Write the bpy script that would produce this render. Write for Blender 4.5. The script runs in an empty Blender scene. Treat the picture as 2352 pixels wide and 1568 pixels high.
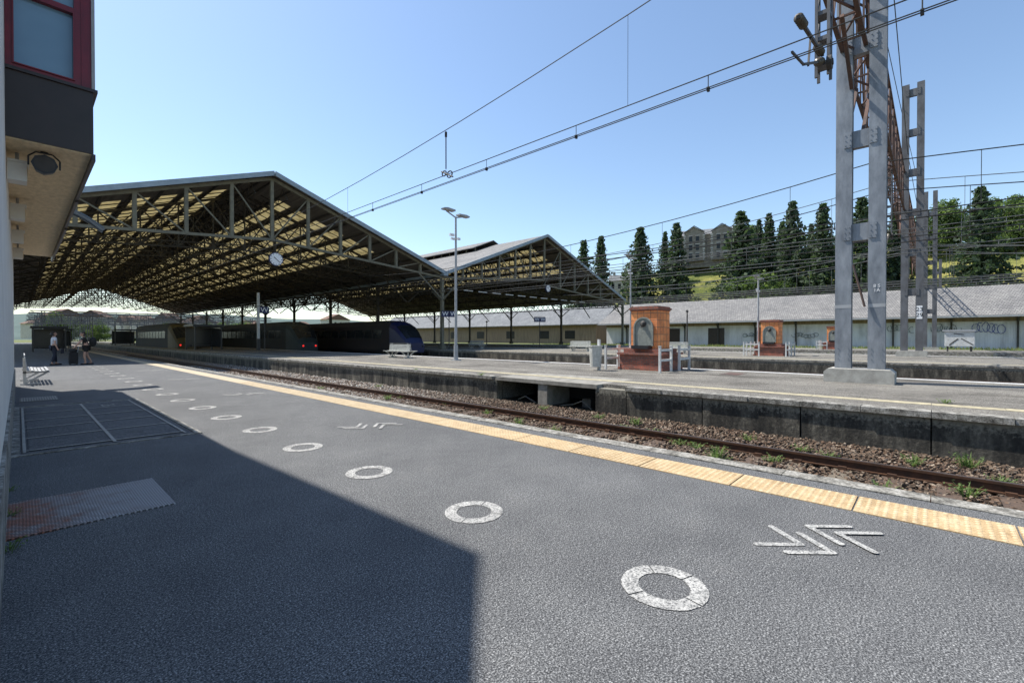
import bpy, math, random
import numpy as np
from mathutils import Vector, Matrix
random.seed(7); np.random.seed(7)
scene=bpy.context.scene
COL=scene.collection
R=math.radians

# ------------------------------------------------------------------ materials
def newmat(name):
    m=bpy.data.materials.new(name); m.use_nodes=True
    nt=m.node_tree; b=nt.nodes['Principled BSDF']
    return m,nt,b
def N(nt,t,**k):
    n=nt.nodes.new(t)
    for a,v in k.items(): setattr(n,a,v)
    return n
def coords(nt,scale=(1,1,1)):
    tc=N(nt,'ShaderNodeTexCoord'); mp=N(nt,'ShaderNodeMapping')
    mp.inputs['Scale'].default_value=scale
    nt.links.new(tc.outputs['Object'],mp.inputs['Vector'])
    return mp.outputs['Vector']
def noise(nt,vec,scale,detail=4,rough=.6):
    n=N(nt,'ShaderNodeTexNoise'); n.inputs['Scale'].default_value=scale
    n.inputs['Detail'].default_value=detail; n.inputs['Roughness'].default_value=rough
    nt.links.new(vec,n.inputs['Vector']); return n.outputs['Fac']
def ramp(nt,fac,stops):
    r=N(nt,'ShaderNodeValToRGB'); e=r.color_ramp.elements
    while len(e)<len(stops): e.new(.5)
    for i,(p,c) in enumerate(stops):
        e[i].position=p; e[i].color=(c[0],c[1],c[2],1) if len(c)==3 else c
    nt.links.new(fac,r.inputs['Fac']); return r.outputs['Color']
def mixc(nt,fac,a,b,mode='MIX'):
    m=N(nt,'ShaderNodeMix',data_type='RGBA',blend_type=mode)
    if isinstance(fac,(int,float)): m.inputs[0].default_value=fac
    else: nt.links.new(fac,m.inputs[0])
    for i,x in ((6,a),(7,b)):
        if isinstance(x,tuple): m.inputs[i].default_value=(x[0],x[1],x[2],1)
        else: nt.links.new(x,m.inputs[i])
    return m.outputs[2]
def bump(nt,b,h,strength=.4,dist=.01):
    n=N(nt,'ShaderNodeBump'); n.inputs['Strength'].default_value=strength; n.inputs['Distance'].default_value=dist
    nt.links.new(h,n.inputs['Height']); nt.links.new(n.outputs['Normal'],b.inputs['Normal'])
def simple(name,c1,c2=None,scale=3,rough=.7,metal=0,bmp=0,bscale=None,stretch=(1,1,1),bd=.01):
    m,nt,b=newmat(name)
    b.inputs['Roughness'].default_value=rough; b.inputs['Metallic'].default_value=metal
    if c2 is None: c2=tuple(x*.75 for x in c1)
    v=coords(nt,stretch)
    f=noise(nt,v,scale,6,.65)
    c=ramp(nt,f,[(.3,c2),(.7,c1)])
    nt.links.new(c,b.inputs['Base Color'])
    if bmp:
        f2=noise(nt,v,bscale or scale*6,4)
        bump(nt,b,f2,bmp,bd)
    return m
def asphalt(name,dark,light,fleck,gr=110,patch=0):
    m,nt,b=newmat(name); v=coords(nt)
    f1=noise(nt,v,gr,3,.75)
    c=ramp(nt,f1,[(.36,dark),(.50,light),(.60,fleck),(.70,tuple(min(1,x*1.8) for x in fleck))])
    fb=noise(nt,v,gr*.38,3,.7)
    c=mixc(nt,.75,c,ramp(nt,fb,[(.36,(.62,.62,.62)),(.5,(1,1,1)),(.64,(1.4,1.4,1.38))]),'MULTIPLY')
    big=noise(nt,v,.55,5,.6)
    g=ramp(nt,big,[(.3,(.84,.84,.84)),(.7,(1.12,1.12,1.11))])
    c=mixc(nt,1.0,c,g,'MULTIPLY')
    st=noise(nt,v,2.3,6,.75)
    g2=ramp(nt,st,[(.35,(.84,.84,.85)),(.55,(1,1,1)),(.75,(1.12,1.10,1.08))])
    c=mixc(nt,.9,c,g2,'MULTIPLY')
    if patch:
        pv=coords(nt,(.8,.25,1)); pf=noise(nt,pv,1.4,7,.75)
        c=mixc(nt,1.0,c,ramp(nt,pf,[(.36,(.5,.48,.45)),(.48,(.9,.88,.85)),(.62,(1.15,1.13,1.08))]),'MULTIPLY')
    vo=N(nt,'ShaderNodeTexVoronoi'); vo.inputs['Scale'].default_value=1.7; nt.links.new(v,vo.inputs['Vector'])
    sp=ramp(nt,vo.outputs['Distance'],[(0.0,(1,1,1)),(.016,(1,1,1)),(.024,(0,0,0))])
    c=mixc(nt,sp,c,(.30,.30,.29))
    nt.links.new(c,b.inputs['Base Color']); b.inputs['Roughness'].default_value=.9
    b.inputs['Specular IOR Level'].default_value=.2
    bump(nt,b,f1,.6,.006)
    return m
M={}
M['asph']=asphalt('asphalt_dark',(.024,.025,.027),(.092,.094,.097),(.245,.246,.245))
M['asph2']=asphalt('asphalt_worn',(.06,.057,.052),(.16,.153,.14),(.28,.27,.25),55,1)
M['asph3']=asphalt('asphalt_far',(.08,.076,.066),(.19,.182,.165),(.28,.27,.245),28,1)
def paintmat():
    m,nt,b=newmat('worn_white_paint'); v=coords(nt)
    f=noise(nt,v,75,3,.75)
    c=ramp(nt,f,[(.38,(.09,.09,.09)),(.47,(.28,.28,.27)),(.58,(.47,.46,.44))])
    f2=noise(nt,v,7,4,.7)
    c=mixc(nt,.8,c,ramp(nt,f2,[(.35,(.6,.6,.6)),(.6,(1.05,1.05,1.03))]),'MULTIPLY')
    nt.links.new(c,b.inputs['Base Color']); b.inputs['Roughness'].default_value=.85
    bump(nt,b,f,.4,.005); return m
M['paint']=paintmat()
def wallstain(name):
    m,nt,b=newmat(name)
    v=coords(nt,(1,1,.25)); f=noise(nt,v,2.2,8,.7)
    v2=coords(nt,(1,1,1)); f2=noise(nt,v2,14,6,.7)
    c=ramp(nt,f,[(.34,(.015,.014,.012)),(.48,(.045,.041,.033)),(.58,(.11,.10,.08)),(.7,(.22,.205,.165))])
    c2=ramp(nt,f2,[(.3,(.5,.5,.5)),(.58,(1.1,1.1,1.1)),(.72,(2.2,2.2,2.1))])
    c=mixc(nt,1,c,c2,'MULTIPLY')
    tc=N(nt,'ShaderNodeTexCoord'); sep=N(nt,'ShaderNodeSeparateXYZ'); nt.links.new(tc.outputs['Object'],sep.inputs[0])
    ad=N(nt,'ShaderNodeMath',operation='MULTIPLY_ADD'); nt.links.new(f2,ad.inputs[0]); ad.inputs[1].default_value=.7; nt.links.new(sep.outputs['Z'],ad.inputs[2])
    top=ramp(nt,ad.outputs[0],[(.24,(0,0,0)),(.40,(.85,.85,.85))])
    c=mixc(nt,top,c,(.23,.215,.175))
    nt.links.new(c,b.inputs['Base Color']); b.inputs['Roughness'].default_value=.9
    bump(nt,b,f2,.6,.02); return m
M['stain']=wallstain('stained_concrete')
def edgem():
    m,nt,b=newmat('edge_stone'); v=coords(nt); f=noise(nt,v,5,8,.75); f2=noise(nt,v,40,4,.7)
    c=ramp(nt,f,[(.36,(.055,.05,.042)),(.48,(.19,.18,.155)),(.62,(.37,.355,.32))])
    c=mixc(nt,.9,c,ramp(nt,f2,[(.35,(.6,.6,.6)),(.6,(1.15,1.15,1.15))]),'MULTIPLY')
    nt.links.new(c,b.inputs['Base Color']); b.inputs['Roughness'].default_value=.9; bump(nt,b,f2,.6,.012); return m
M['edge']=edgem()
M['conc']=simple('concrete',(.42,.41,.37),(.25,.24,.215),5,.85,0,.4,60)
M['slab']=simple('slab_concrete',(.32,.305,.27),(.15,.14,.12),4,.9,0,.4,60)
def tactile():
    m,nt,b=newmat('yellow_tactile'); v=coords(nt)
    f=noise(nt,v,4,6,.7)
    c=ramp(nt,f,[(.3,(.33,.22,.11)),(.5,(.46,.33,.175)),(.7,(.53,.43,.27))])
    f2=noise(nt,v,90,3,.7)
    c2=ramp(nt,f2,[(.38,(.62,.60,.56)),(.56,(1.05,1.05,1.05))])
    c=mixc(nt,.8,c,c2,'MULTIPLY')
    f3=noise(nt,v,1.1,5,.7); c=mixc(nt,.8,c,ramp(nt,f3,[(.35,(.72,.70,.68)),(.6,(1.08,1.08,1.1))]),'MULTIPLY')
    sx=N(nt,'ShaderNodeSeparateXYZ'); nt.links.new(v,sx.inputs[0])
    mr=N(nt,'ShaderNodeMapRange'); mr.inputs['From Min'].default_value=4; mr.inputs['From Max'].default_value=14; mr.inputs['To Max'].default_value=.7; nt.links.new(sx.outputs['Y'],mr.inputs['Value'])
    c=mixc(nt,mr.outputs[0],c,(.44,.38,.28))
    nt.links.new(c,b.inputs['Base Color']); b.inputs['Roughness'].default_value=.85; return m
M['tact']=tactile()
M['stud']=simple('stud_worn',(.60,.49,.32),(.38,.26,.13),7,.7)
M['yel2']=simple('pale_yellow_line',(.50,.44,.28),(.24,.21,.15),8,.8)
M['white']=simple('white_paint',(.66,.66,.64),(.42,.42,.40),5,.6)
M['bench']=simple('white_bench_paint',(.55,.55,.51),(.34,.34,.31),8,.55)
M['rustrail']=simple('rusty_rail',(.12,.055,.027),(.045,.026,.018),9,.7,.3)
M['railtop']=simple('polished_rail',(.20,.15,.12),(.09,.065,.05),2,.4,.7)
M['sleeper']=simple('sleeper_wood',(.12,.08,.055),(.045,.03,.022),8,.9,0,.6,60)
M['slconc']=simple('sleeper_concrete',(.17,.14,.10),(.09,.072,.052),8,.9,0,.6,60)
def ballast():
    m,nt,b=newmat('ballast_stone'); v=coords(nt)
    vo=N(nt,'ShaderNodeTexVoronoi'); vo.inputs['Scale'].default_value=20; nt.links.new(v,vo.inputs['Vector'])
    sp=N(nt,'ShaderNodeSeparateColor'); nt.links.new(vo.outputs['Color'],sp.inputs[0])
    c=ramp(nt,sp.outputs[0],[(.1,(.026,.017,.011)),(.45,(.090,.052,.031)),(.75,(.135,.086,.056)),(.95,(.26,.21,.16))])
    n2=noise(nt,v,.9,3)
    c=mixc(nt,ramp(nt,n2,[(.45,(0,0,0)),(.7,(.6,.6,.6))]),c,(.12,.09,.062))
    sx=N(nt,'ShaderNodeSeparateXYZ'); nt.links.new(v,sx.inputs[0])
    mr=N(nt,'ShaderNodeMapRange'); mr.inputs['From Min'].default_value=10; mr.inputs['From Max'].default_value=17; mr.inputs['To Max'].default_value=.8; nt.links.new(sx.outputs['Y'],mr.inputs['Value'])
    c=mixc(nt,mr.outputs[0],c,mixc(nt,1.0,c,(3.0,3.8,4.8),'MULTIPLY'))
    nt.links.new(c,b.inputs['Base Color']); b.inputs['Roughness'].default_value=.95
    bump(nt,b,vo.outputs['Distance'],1.0,.04); return m
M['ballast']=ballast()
def ground():
    m,nt,b=newmat('earth_grass'); v=coords(nt)
    f=noise(nt,v,.15,8,.7); f2=noise(nt,v,3,6,.7)
    c=ramp(nt,f,[(.35,(.18,.17,.09)),(.5,(.12,.14,.04)),(.65,(.07,.11,.022))])
    c=mixc(nt,.7,c,ramp(nt,f2,[(.3,(.5,.5,.5)),(.7,(1.4,1.35,1.2))]),'MULTIPLY')
    nt.links.new(c,b.inputs['Base Color']); b.inputs['Roughness'].default_value=1
    bump(nt,b,f2,.8,.2); return m
M['ground']=ground()
def hillm():
    m,nt,b=newmat('hill_grass'); v=coords(nt)
    f=noise(nt,v,.06,8,.75); f2=noise(nt,v,.6,8,.75)
    c=ramp(nt,f,[(.34,(.06,.09,.02)),(.44,(.15,.165,.04)),(.55,(.27,.25,.075)),(.75,(.31,.27,.10))])
    c=mixc(nt,.9,c,ramp(nt,f2,[(.34,(.4,.48,.35)),(.5,(.95,1.0,.85)),(.7,(1.3,1.25,1.1))]),'MULTIPLY')
    nt.links.new(c,b.inputs['Base Color']); b.inputs['Roughness'].default_value=1
    bump(nt,b,f2,1,.8); return m
M['hill']=hillm()
M['farhill']=simple('far_hill_woods',(.085,.125,.11),(.045,.075,.065),.03,1)
def brick(name,c1,c2,mort,w,h,bm=.3):
    m,nt,b=newmat(name)
    tc=N(nt,'ShaderNodeTexCoord'); sep=N(nt,'ShaderNodeSeparateXYZ'); nt.links.new(tc.outputs['Object'],sep.inputs[0])
    ad=N(nt,'ShaderNodeMath',operation='ADD'); nt.links.new(sep.outputs['X'],ad.inputs[0]); nt.links.new(sep.outputs['Y'],ad.inputs[1])
    cb=N(nt,'ShaderNodeCombineXYZ'); nt.links.new(ad.outputs[0],cb.inputs['X']); nt.links.new(sep.outputs['Z'],cb.inputs['Y'])
    br=N(nt,'ShaderNodeTexBrick'); br.inputs['Scale'].default_value=1
    br.inputs['Brick Width'].default_value=w; br.inputs['Row Height'].default_value=h
    br.inputs['Mortar Size'].default_value=.012
    if h>.2: br.offset=0
    br.inputs['Color1'].default_value=(*c1,1); br.inputs['Color2'].default_value=(*c2,1); br.inputs['Mortar'].default_value=(*mort,1)
    nt.links.new(cb.outputs[0],br.inputs['Vector'])
    f=noise(nt,tc.outputs['Object'],6,6,.7)
    c=mixc(nt,.8,br.outputs['Color'],ramp(nt,f,[(.3,(.6,.6,.6)),(.7,(1.2,1.2,1.2))]),'MULTIPLY')
    nt.links.new(c,b.inputs['Base Color']); b.inputs['Roughness'].default_value=.8
    bump(nt,b,br.outputs['Fac'],bm,-.01) ; return m
M['brick']=brick('red_brick',(.40,.11,.06),(.20,.065,.045),(.16,.13,.11),.22,.075)
M['tile']=brick('orange_tile',(.88,.34,.12),(.68,.23,.08),(.24,.13,.08),.29,.29)
M['niche']=simple('grey_niche_stone',(.27,.285,.25),(.17,.18,.16),9,.8,0,.4,50)
def slate(name,c1,c2,sx=.4,sz=.35):
    m,nt,b=newmat(name)
    tc=N(nt,'ShaderNodeTexCoord'); sep=N(nt,'ShaderNodeSeparateXYZ'); nt.links.new(tc.outputs['Object'],sep.inputs[0])
    cb=N(nt,'ShaderNodeCombineXYZ'); nt.links.new(sep.outputs['Y'],cb.inputs['X']); nt.links.new(sep.outputs['Z'],cb.inputs['Y'])
    br=N(nt,'ShaderNodeTexBrick'); br.inputs['Scale'].default_value=1
    br.inputs['Brick Width'].default_value=sx; br.inputs['Row Height'].default_value=sz; br.inputs['Mortar Size'].default_value=.03
    br.inputs['Color1'].default_value=(*c1,1); br.inputs['Color2'].default_value=(*c2,1); br.inputs['Mortar'].default_value=(*[x*.5 for x in c2],1)
    nt.links.new(cb.outputs[0],br.inputs['Vector'])
    f=noise(nt,tc.outputs['Object'],.35,8,.7)
    c=mixc(nt,.9,br.outputs['Color'],ramp(nt,f,[(.3,(.68,.68,.70)),(.7,(1.22,1.2,1.16))]),'MULTIPLY')
    nt.links.new(c,b.inputs['Base Color']); b.inputs['Roughness'].default_value=.85; return m
M['slate']=slate('grey_slate_roof',(.255,.25,.242),(.175,.172,.168),.3,.22)
M['slate2']=slate('blue_slate_roof',(.20,.21,.22),(.14,.15,.16))
def clad():
    m,nt,b=newmat('corrugated_cladding')
    tc=N(nt,'ShaderNodeTexCoord'); w=N(nt,'ShaderNodeTexWave',bands_direction='Y'); w.inputs['Scale'].default_value=2.2; w.inputs['Distortion'].default_value=0
    nt.links.new(tc.outputs['Object'],w.inputs['Vector'])
    mp=N(nt,'ShaderNodeMapping'); mp.inputs['Scale'].default_value=(1,1,.2); nt.links.new(tc.outputs['Object'],mp.inputs[0])
    f=noise(nt,mp.outputs[0],.8,8,.7)
    c=ramp(nt,f,[(.3,(.37,.36,.37)),(.5,(.58,.575,.60)),(.72,(.70,.69,.71))])
    c=mixc(nt,.35,c,ramp(nt,w.outputs['Fac'],[(0,(.7,.7,.7)),(.5,(1.1,1.1,1.1))]),'MULTIPLY')
    nt.links.new(c,b.inputs['Base Color']); b.inputs['Roughness'].default_value=.7
    bump(nt,b,w.outputs['Fac'],.25,.04); return m
M['clad']=clad()
M['wood']=simple('weathered_timber',(.30,.23,.16),(.16,.12,.085),3,.85,stretch=(1,1,.1))
M['brownpaint']=simple('brown_panel',(.040,.027,.024),(.025,.018,.016),3,.45)
M['red']=simple('dark_red_frame',(.22,.010,.022),(.14,.007,.015),3,.35)
M['plaster']=simple('white_plaster',(.70,.68,.63),(.55,.53,.49),1.5,.9,0,.25,25)
M['soffit']=simple('beige_soffit',(.78,.62,.40),(.54,.42,.26),14,.9,0,.3,50,(1,.4,1))
M['galv']=simple('galvanised_steel',(.29,.31,.335),(.13,.145,.165),4,.5,.2,.15,30,(1,1,.35))
M['galv2']=simple('weathered_blue_steel',(.14,.145,.155),(.065,.063,.066),2.5,.6,.15,.15,30,(1,1,.4))
M['darksteel']=simple('dark_steel',(.075,.068,.062),(.035,.033,.032),3,.7,.2)
M['rust']=simple('brown_rusty_steel',(.135,.068,.046),(.045,.042,.042),1.4,.8,.1)
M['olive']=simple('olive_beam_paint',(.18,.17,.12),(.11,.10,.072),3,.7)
M['olived']=simple('dark_beam_paint',(.065,.055,.038),(.032,.027,.019),2,.8)  # darker beam tone, used for the frames behind the front one
M['boards']=simple('roof_boards',(.20,.175,.135),(.10,.086,.066),1.2,.9,stretch=(4,.2,1))
M['fascia']=simple('zinc_fascia',(.30,.36,.41),(.21,.26,.30),2,.5,.1)
M['canopy']=simple('blue_canopy_sheet',(.16,.24,.32),(.12,.18,.24),2,.4)
M['black']=simple('black_plastic',(.02,.02,.022),(.012,.012,.014),5,.45)
M['wire']=simple('wire_metal',(.035,.035,.03),(.02,.02,.02),5,.6,.3)
M['wirel']=simple('wire_aluminium',(.16,.16,.15),(.09,.09,.09),5,.5,.3)
M['navy']=simple('navy_sign',(.012,.02,.09),(.01,.015,.07),3,.5)
M['signwhite']=simple('sign_white',(.8,.8,.8),(.75,.75,.75),3,.5)
M['grey']=simple('grey_paint',(.38,.39,.40),(.28,.29,.30),3,.5)
M['insul']=simple('insulator_rusty_glass',(.10,.085,.06),(.05,.042,.032),5,.35)
M['stone']=simple('mansion_stone',(.36,.31,.24),(.17,.145,.11),1.2,.9)
M['stonet']=simple('mansion_trim',(.62,.57,.48),(.48,.44,.37),.9,.9)
M['cream']=simple('cream_render',(.60,.56,.48),(.45,.42,.36),1,.9)
M['rooftile']=simple('brown_roof_tile',(.17,.095,.065),(.11,.065,.045),1,.9)
M['bark']=simple('bark',(.09,.065,.045),(.04,.03,.022),3,.95)
def glass(name,c,rough=.05,c2=None,spec=.8):
    m,nt,b=newmat(name)
    v=coords(nt); f=noise(nt,v,.8,3); nt.links.new(ramp(nt,f,[(.3,c),(.7,c2 or tuple(x*1.3 for x in c))]),b.inputs['Base Color'])
    b.inputs['Roughness'].default_value=rough; b.inputs['Specular IOR Level'].default_value=spec; return m
M['glass']=glass('window_glass',(.13,.24,.33),.05,(.20,.34,.45)); M['dglass']=glass('dark_glass',(.012,.014,.016),.25,None,.35)
def leafm(name,c1,c2):
    m,nt,b=newmat(name); v=coords(nt); f=noise(nt,v,.8,4,.7)
    nt.links.new(ramp(nt,f,[(.3,c2),(.7,c1)]),b.inputs['Base Color']); b.inputs['Roughness'].default_value=.75
    t=N(nt,'ShaderNodeBsdfTranslucent'); t.inputs['Color'].default_value=(c1[0]*1.3,c1[1]*1.4,c1[2],1)
    mx=N(nt,'ShaderNodeMixShader'); mx.inputs[0].default_value=.32
    out=nt.nodes['Material Output']
    nt.links.new(b.outputs[0],mx.inputs[1]); nt.links.new(t.outputs[0],mx.inputs[2]); nt.links.new(mx.outputs[0],out.inputs['Surface'])
    return m
M['pine1']=leafm('needle_dark',(.042,.070,.034),(.018,.036,.020)); M['pine2']=leafm('needle_light',(.075,.115,.050),(.040,.068,.030))
M['leaf1']=leafm('leaf_dark',(.065,.105,.026),(.028,.055,.015)); M['leaf2']=leafm('leaf_light',(.16,.23,.055),(.10,.15,.036))
M['weed']=leafm('weed_leaf',(.15,.22,.06),(.085,.135,.04)); M['drygrass']=leafm('dry_grass',(.30,.29,.12),(.15,.18,.055))
def skyl():
    m,nt,b=newmat('translucent_roof_panel'); v=coords(nt,(1,.9,1)); f=noise(nt,v,1.3,4,.7)
    c=ramp(nt,f,[(.30,(.42,.36,.22)),(.45,(.72,.65,.44)),(.7,(.86,.80,.60))])
    t=N(nt,'ShaderNodeBsdfTranslucent'); nt.links.new(c,t.inputs['Color']); nt.links.new(c,b.inputs['Base Color'])
    mx=N(nt,'ShaderNodeMixShader'); mx.inputs[0].default_value=.46
    out=nt.nodes['Material Output']
    nt.links.new(b.outputs[0],mx.inputs[1]); nt.links.new(t.outputs[0],mx.inputs[2]); nt.links.new(mx.outputs[0],out.inputs['Surface'])
    return m
M['skyl']=skyl()
def emis(name,c,s):
    m,nt,b=newmat(name); b.inputs['Base Color'].default_value=(*c,1); b.inputs['Emission Color'].default_value=(*c,1); b.inputs['Emission Strength'].default_value=s; return m
M['redlamp']=emis('red_tail_lamp',(1,.03,.02),1.0)
M['trainblue']=simple('train_blue_paint',(.010,.016,.07),(.007,.012,.05),1,.4); M['traindark']=simple('train_dark_paint',(.014,.010,.012),(.010,.008,.009),1,.8)
M['traingrey']=simple('train_silver_paint',(.018,.020,.022),(.012,.014,.015),1,.8)
M['traingreen']=simple('train_teal_paint',(.014,.026,.03),(.010,.02,.023),1,.6); M['trainyel']=simple('train_yellow_paint',(.09,.065,.02),(.06,.045,.016),1,.6)
def diamond():
    m,nt,b=newmat('checker_plate')
    tc=N(nt,'ShaderNodeTexCoord'); sep=N(nt,'ShaderNodeSeparateXYZ'); nt.links.new(tc.outputs['Object'],sep.inputs[0])
    def wv(op):
        a=N(nt,'ShaderNodeMath',operation=op); nt.links.new(sep.outputs['X'],a.inputs[0]); nt.links.new(sep.outputs['Y'],a.inputs[1])
        s=N(nt,'ShaderNodeMath',operation='MULTIPLY'); s.inputs[1].default_value=80; nt.links.new(a.outputs[0],s.inputs[0])
        q=N(nt,'ShaderNodeMath',operation='SINE'); nt.links.new(s.outputs[0],q.inputs[0]); return q.outputs[0]
    mx=N(nt,'ShaderNodeMath',operation='MULTIPLY'); nt.links.new(wv('ADD'),mx.inputs[0]); nt.links.new(wv('SUBTRACT'),mx.inputs[1])
    ab=N(nt,'ShaderNodeMath',operation='ABSOLUTE'); nt.links.new(mx.outputs[0],ab.inputs[0])
    f=noise(nt,tc.outputs['Object'],3.2,6,.7)
    xs=N(nt,'ShaderNodeMath',operation='MULTIPLY_ADD'); xs.inputs[1].default_value=-.42; nt.links.new(sep.outputs['X'],xs.inputs[0]); nt.links.new(f,xs.inputs[2])
    c=ramp(nt,xs.outputs[0],[(.22,(.19,.19,.195)),(.40,(.15,.125,.12)),(.52,(.17,.065,.04))])
    c=mixc(nt,.95,c,ramp(nt,ab.outputs[0],[(0,(.30,.30,.30)),(.35,(.75,.75,.75)),(.75,(2.3,2.3,2.3))]),'MULTIPLY')
    nt.links.new(c,b.inputs['Base Color']); b.inputs['Metallic'].default_value=.15; b.inputs['Roughness'].default_value=.6
    bump(nt,b,ab.outputs[0],.8,.006); return m
M['plate']=diamond()
M['skin']=simple('skin',(.45,.27,.2),(.4,.24,.17),5,.6); M['hair']=simple('dark_hair',(.02,.014,.01),(.012,.009,.007),9,.6)
M['clothwhite']=simple('white_cloth',(.6,.6,.62),(.5,.5,.52),5,.9); M['clothdark']=simple('navy_cloth',(.02,.024,.04),(.014,.016,.028),5,.9); M['clothblack']=simple('black_cloth',(.015,.015,.016),(.01,.01,.01),5,.9)
M['graf']=simple('blue_spray_paint',(.07,.09,.30),(.05,.07,.22),1,.8); M['graf2']=simple('black_spray_paint',(.12,.15,.15),(.08,.10,.11),1,.8)

# ------------------------------------------------------------------ mesh builder
class MB:
    def __init__(s): s.v=[]; s.f=[]; s.m=[]
    def add(s,vs,fs,m=0):
        o=len(s.v); s.v+= [tuple(x) for x in vs]; s.f+=[tuple(i+o for i in f) for f in fs]; s.m+=[m]*len(fs); return s
    def box(s,x0,y0,z0,x1,y1,z1,m=0):
        v=[(x0,y0,z0),(x1,y0,z0),(x1,y1,z0),(x0,y1,z0),(x0,y0,z1),(x1,y0,z1),(x1,y1,z1),(x0,y1,z1)]
        return s.add(v,[(0,3,2,1),(4,5,6,7),(0,1,5,4),(1,2,6,5),(2,3,7,6),(3,0,4,7)],m)
    def beam(s,p,q,w,h,m=0):
        p=Vector(p);q=Vector(q);d=(q-p).normalized()
        up=Vector((0,0,1)) if abs(d.z)<.95 else Vector((0,1,0))
        a=d.cross(up).normalized(); b=a.cross(d).normalized()
        v=[]
        for c in (p,q):
            for i,j in ((-1,-1),(1,-1),(1,1),(-1,1)): v.append(c+a*(i*w/2)+b*(j*h/2))
        return s.add(v,[(0,1,2,3),(7,6,5,4),(0,4,5,1),(1,5,6,2),(2,6,7,3),(3,7,4,0)],m)
    def cyl(s,p,q,r,n=10,r2=None,m=0,cap=True):
        p=Vector(p);q=Vector(q);d=(q-p).normalized(); r2=r if r2 is None else r2
        up=Vector((0,0,1)) if abs(d.z)<.95 else Vector((0,1,0))
        a=d.cross(up).normalized(); b=a.cross(d).normalized()
        v=[]
        for c,rr in ((p,r),(q,r2)):
            for k in range(n):
                t=2*math.pi*k/n; v.append(c+a*math.cos(t)*rr+b*math.sin(t)*rr)
        f=[(k,(k+1)%n,n+(k+1)%n,n+k) for k in range(n)]
        if cap: f+=[tuple(range(n-1,-1,-1)),tuple(range(n,2*n))]
        return s.add(v,f,m)
    def tube(s,pts,r,n=5,m=0):
        for a,b in zip(pts[:-1],pts[1:]): s.cyl(a,b,r,n,m=m,cap=False)
        return s
    def prism(s,pts,axis,a0,a1,m=0):
        n=len(pts); v=[]
        for a in (a0,a1):
            for (p,q) in pts: v.append((a,p,q) if axis=='x' else (p,a,q) if axis=='y' else (p,q,a))
        f=[tuple(range(n)),tuple(range(2*n-1,n-1,-1))]+[(k,n+k,n+(k+1)%n,(k+1)%n) for k in range(n)]
        return s.add(v,f,m)
    def ball(s,c,r,m=0,seg=10,rings=7,sc=(1,1,1)):
        v=[];f=[]
        for i in range(rings+1):
            th=math.pi*i/rings
            for k in range(seg):
                t=2*math.pi*k/seg
                v.append((c[0]+r*sc[0]*math.sin(th)*math.cos(t),c[1]+r*sc[1]*math.sin(th)*math.sin(t),c[2]+r*sc[2]*math.cos(th)))
        for i in range(rings):
            for k in range(seg):
                f.append((i*seg+k,(i+1)*seg+k,(i+1)*seg+(k+1)%seg,i*seg+(k+1)%seg))
        return s.add(v,f,m)
    def obj(s,name,mats,parent=None,smooth=False,world=False):
        me=bpy.data.meshes.new(name); me.from_pydata(s.v,[],s.f)
        if not isinstance(mats,(list,tuple)): mats=[mats]
        for mm in mats: me.materials.append(M[mm])
        if len(mats)>1: me.polygons.foreach_set('material_index',s.m)
        if smooth: me.polygons.foreach_set('use_smooth',[True]*len(s.f))
        me.update()
        o=bpy.data.objects.new(name,me); COL.objects.link(o)
        if parent is not None: par(o,parent,world)
        return o
def par(o,p,world=False):
    o.parent=p
    if world: o.matrix_parent_inverse=Matrix.Translation(-Vector(p.location))
def tag(o,label,cat,group=None,kind=None):
    o['label']=label; o['category']=cat
    if group: o['group']=group
    if kind: o['kind']=kind
    return o
def thing(name,loc,label,cat,group=None,rot=0,kind=None):
    e=bpy.data.objects.new(name,None); COL.objects.link(e); e.location=loc; e.rotation_euler=(0,0,rot); e.empty_display_size=.3
    return tag(e,label,cat,group,kind)
def dup(t,loc,rot=0,scale=None,label=None):
    n=t.copy(); COL.objects.link(n); n.location=loc; n.rotation_euler=(0,0,rot)
    if scale: n.scale=scale if isinstance(scale,tuple) else (scale,)*3
    if label: n['label']=label
    def rec(o,no):
        for c in list(o.children):
            k=c.copy(); COL.objects.link(k); k.parent=no; rec(c,k)
    rec(t,n)
    return n
def text(name,s,size,matk,parent=None,loc=(0,0,0),rot=(0,0,0),ext=.002,xs=1):
    cu=bpy.data.curves.new(name,'FONT'); cu.body=s; cu.size=size; cu.align_x='CENTER'; cu.align_y='CENTER'; cu.extrude=ext
    tmp=bpy.data.objects.new('t',cu); COL.objects.link(tmp)
    bpy.context.view_layer.update(); dg=bpy.context.evaluated_depsgraph_get()
    me=bpy.data.meshes.new_from_object(tmp.evaluated_get(dg)); bpy.data.objects.remove(tmp)
    me.materials.clear(); me.materials.append(M[matk])
    o=bpy.data.objects.new(name,me); COL.objects.link(o); o.location=loc; o.rotation_euler=rot; o.scale=(xs,1,1)
    if parent is not None: o.parent=parent
    return o
SA,CA=math.sin(R(47.3)),math.cos(R(47.3)); F=1045.
def atX(px,X):
    u=(px-1176)/F; return (X,X*(CA-SA*u)/(SA+CA*u))
def zat(px,py,X):
    x,y=atX(px,X); Z=x*SA+y*CA; return 1.5+(775-py)/F*Z

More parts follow.
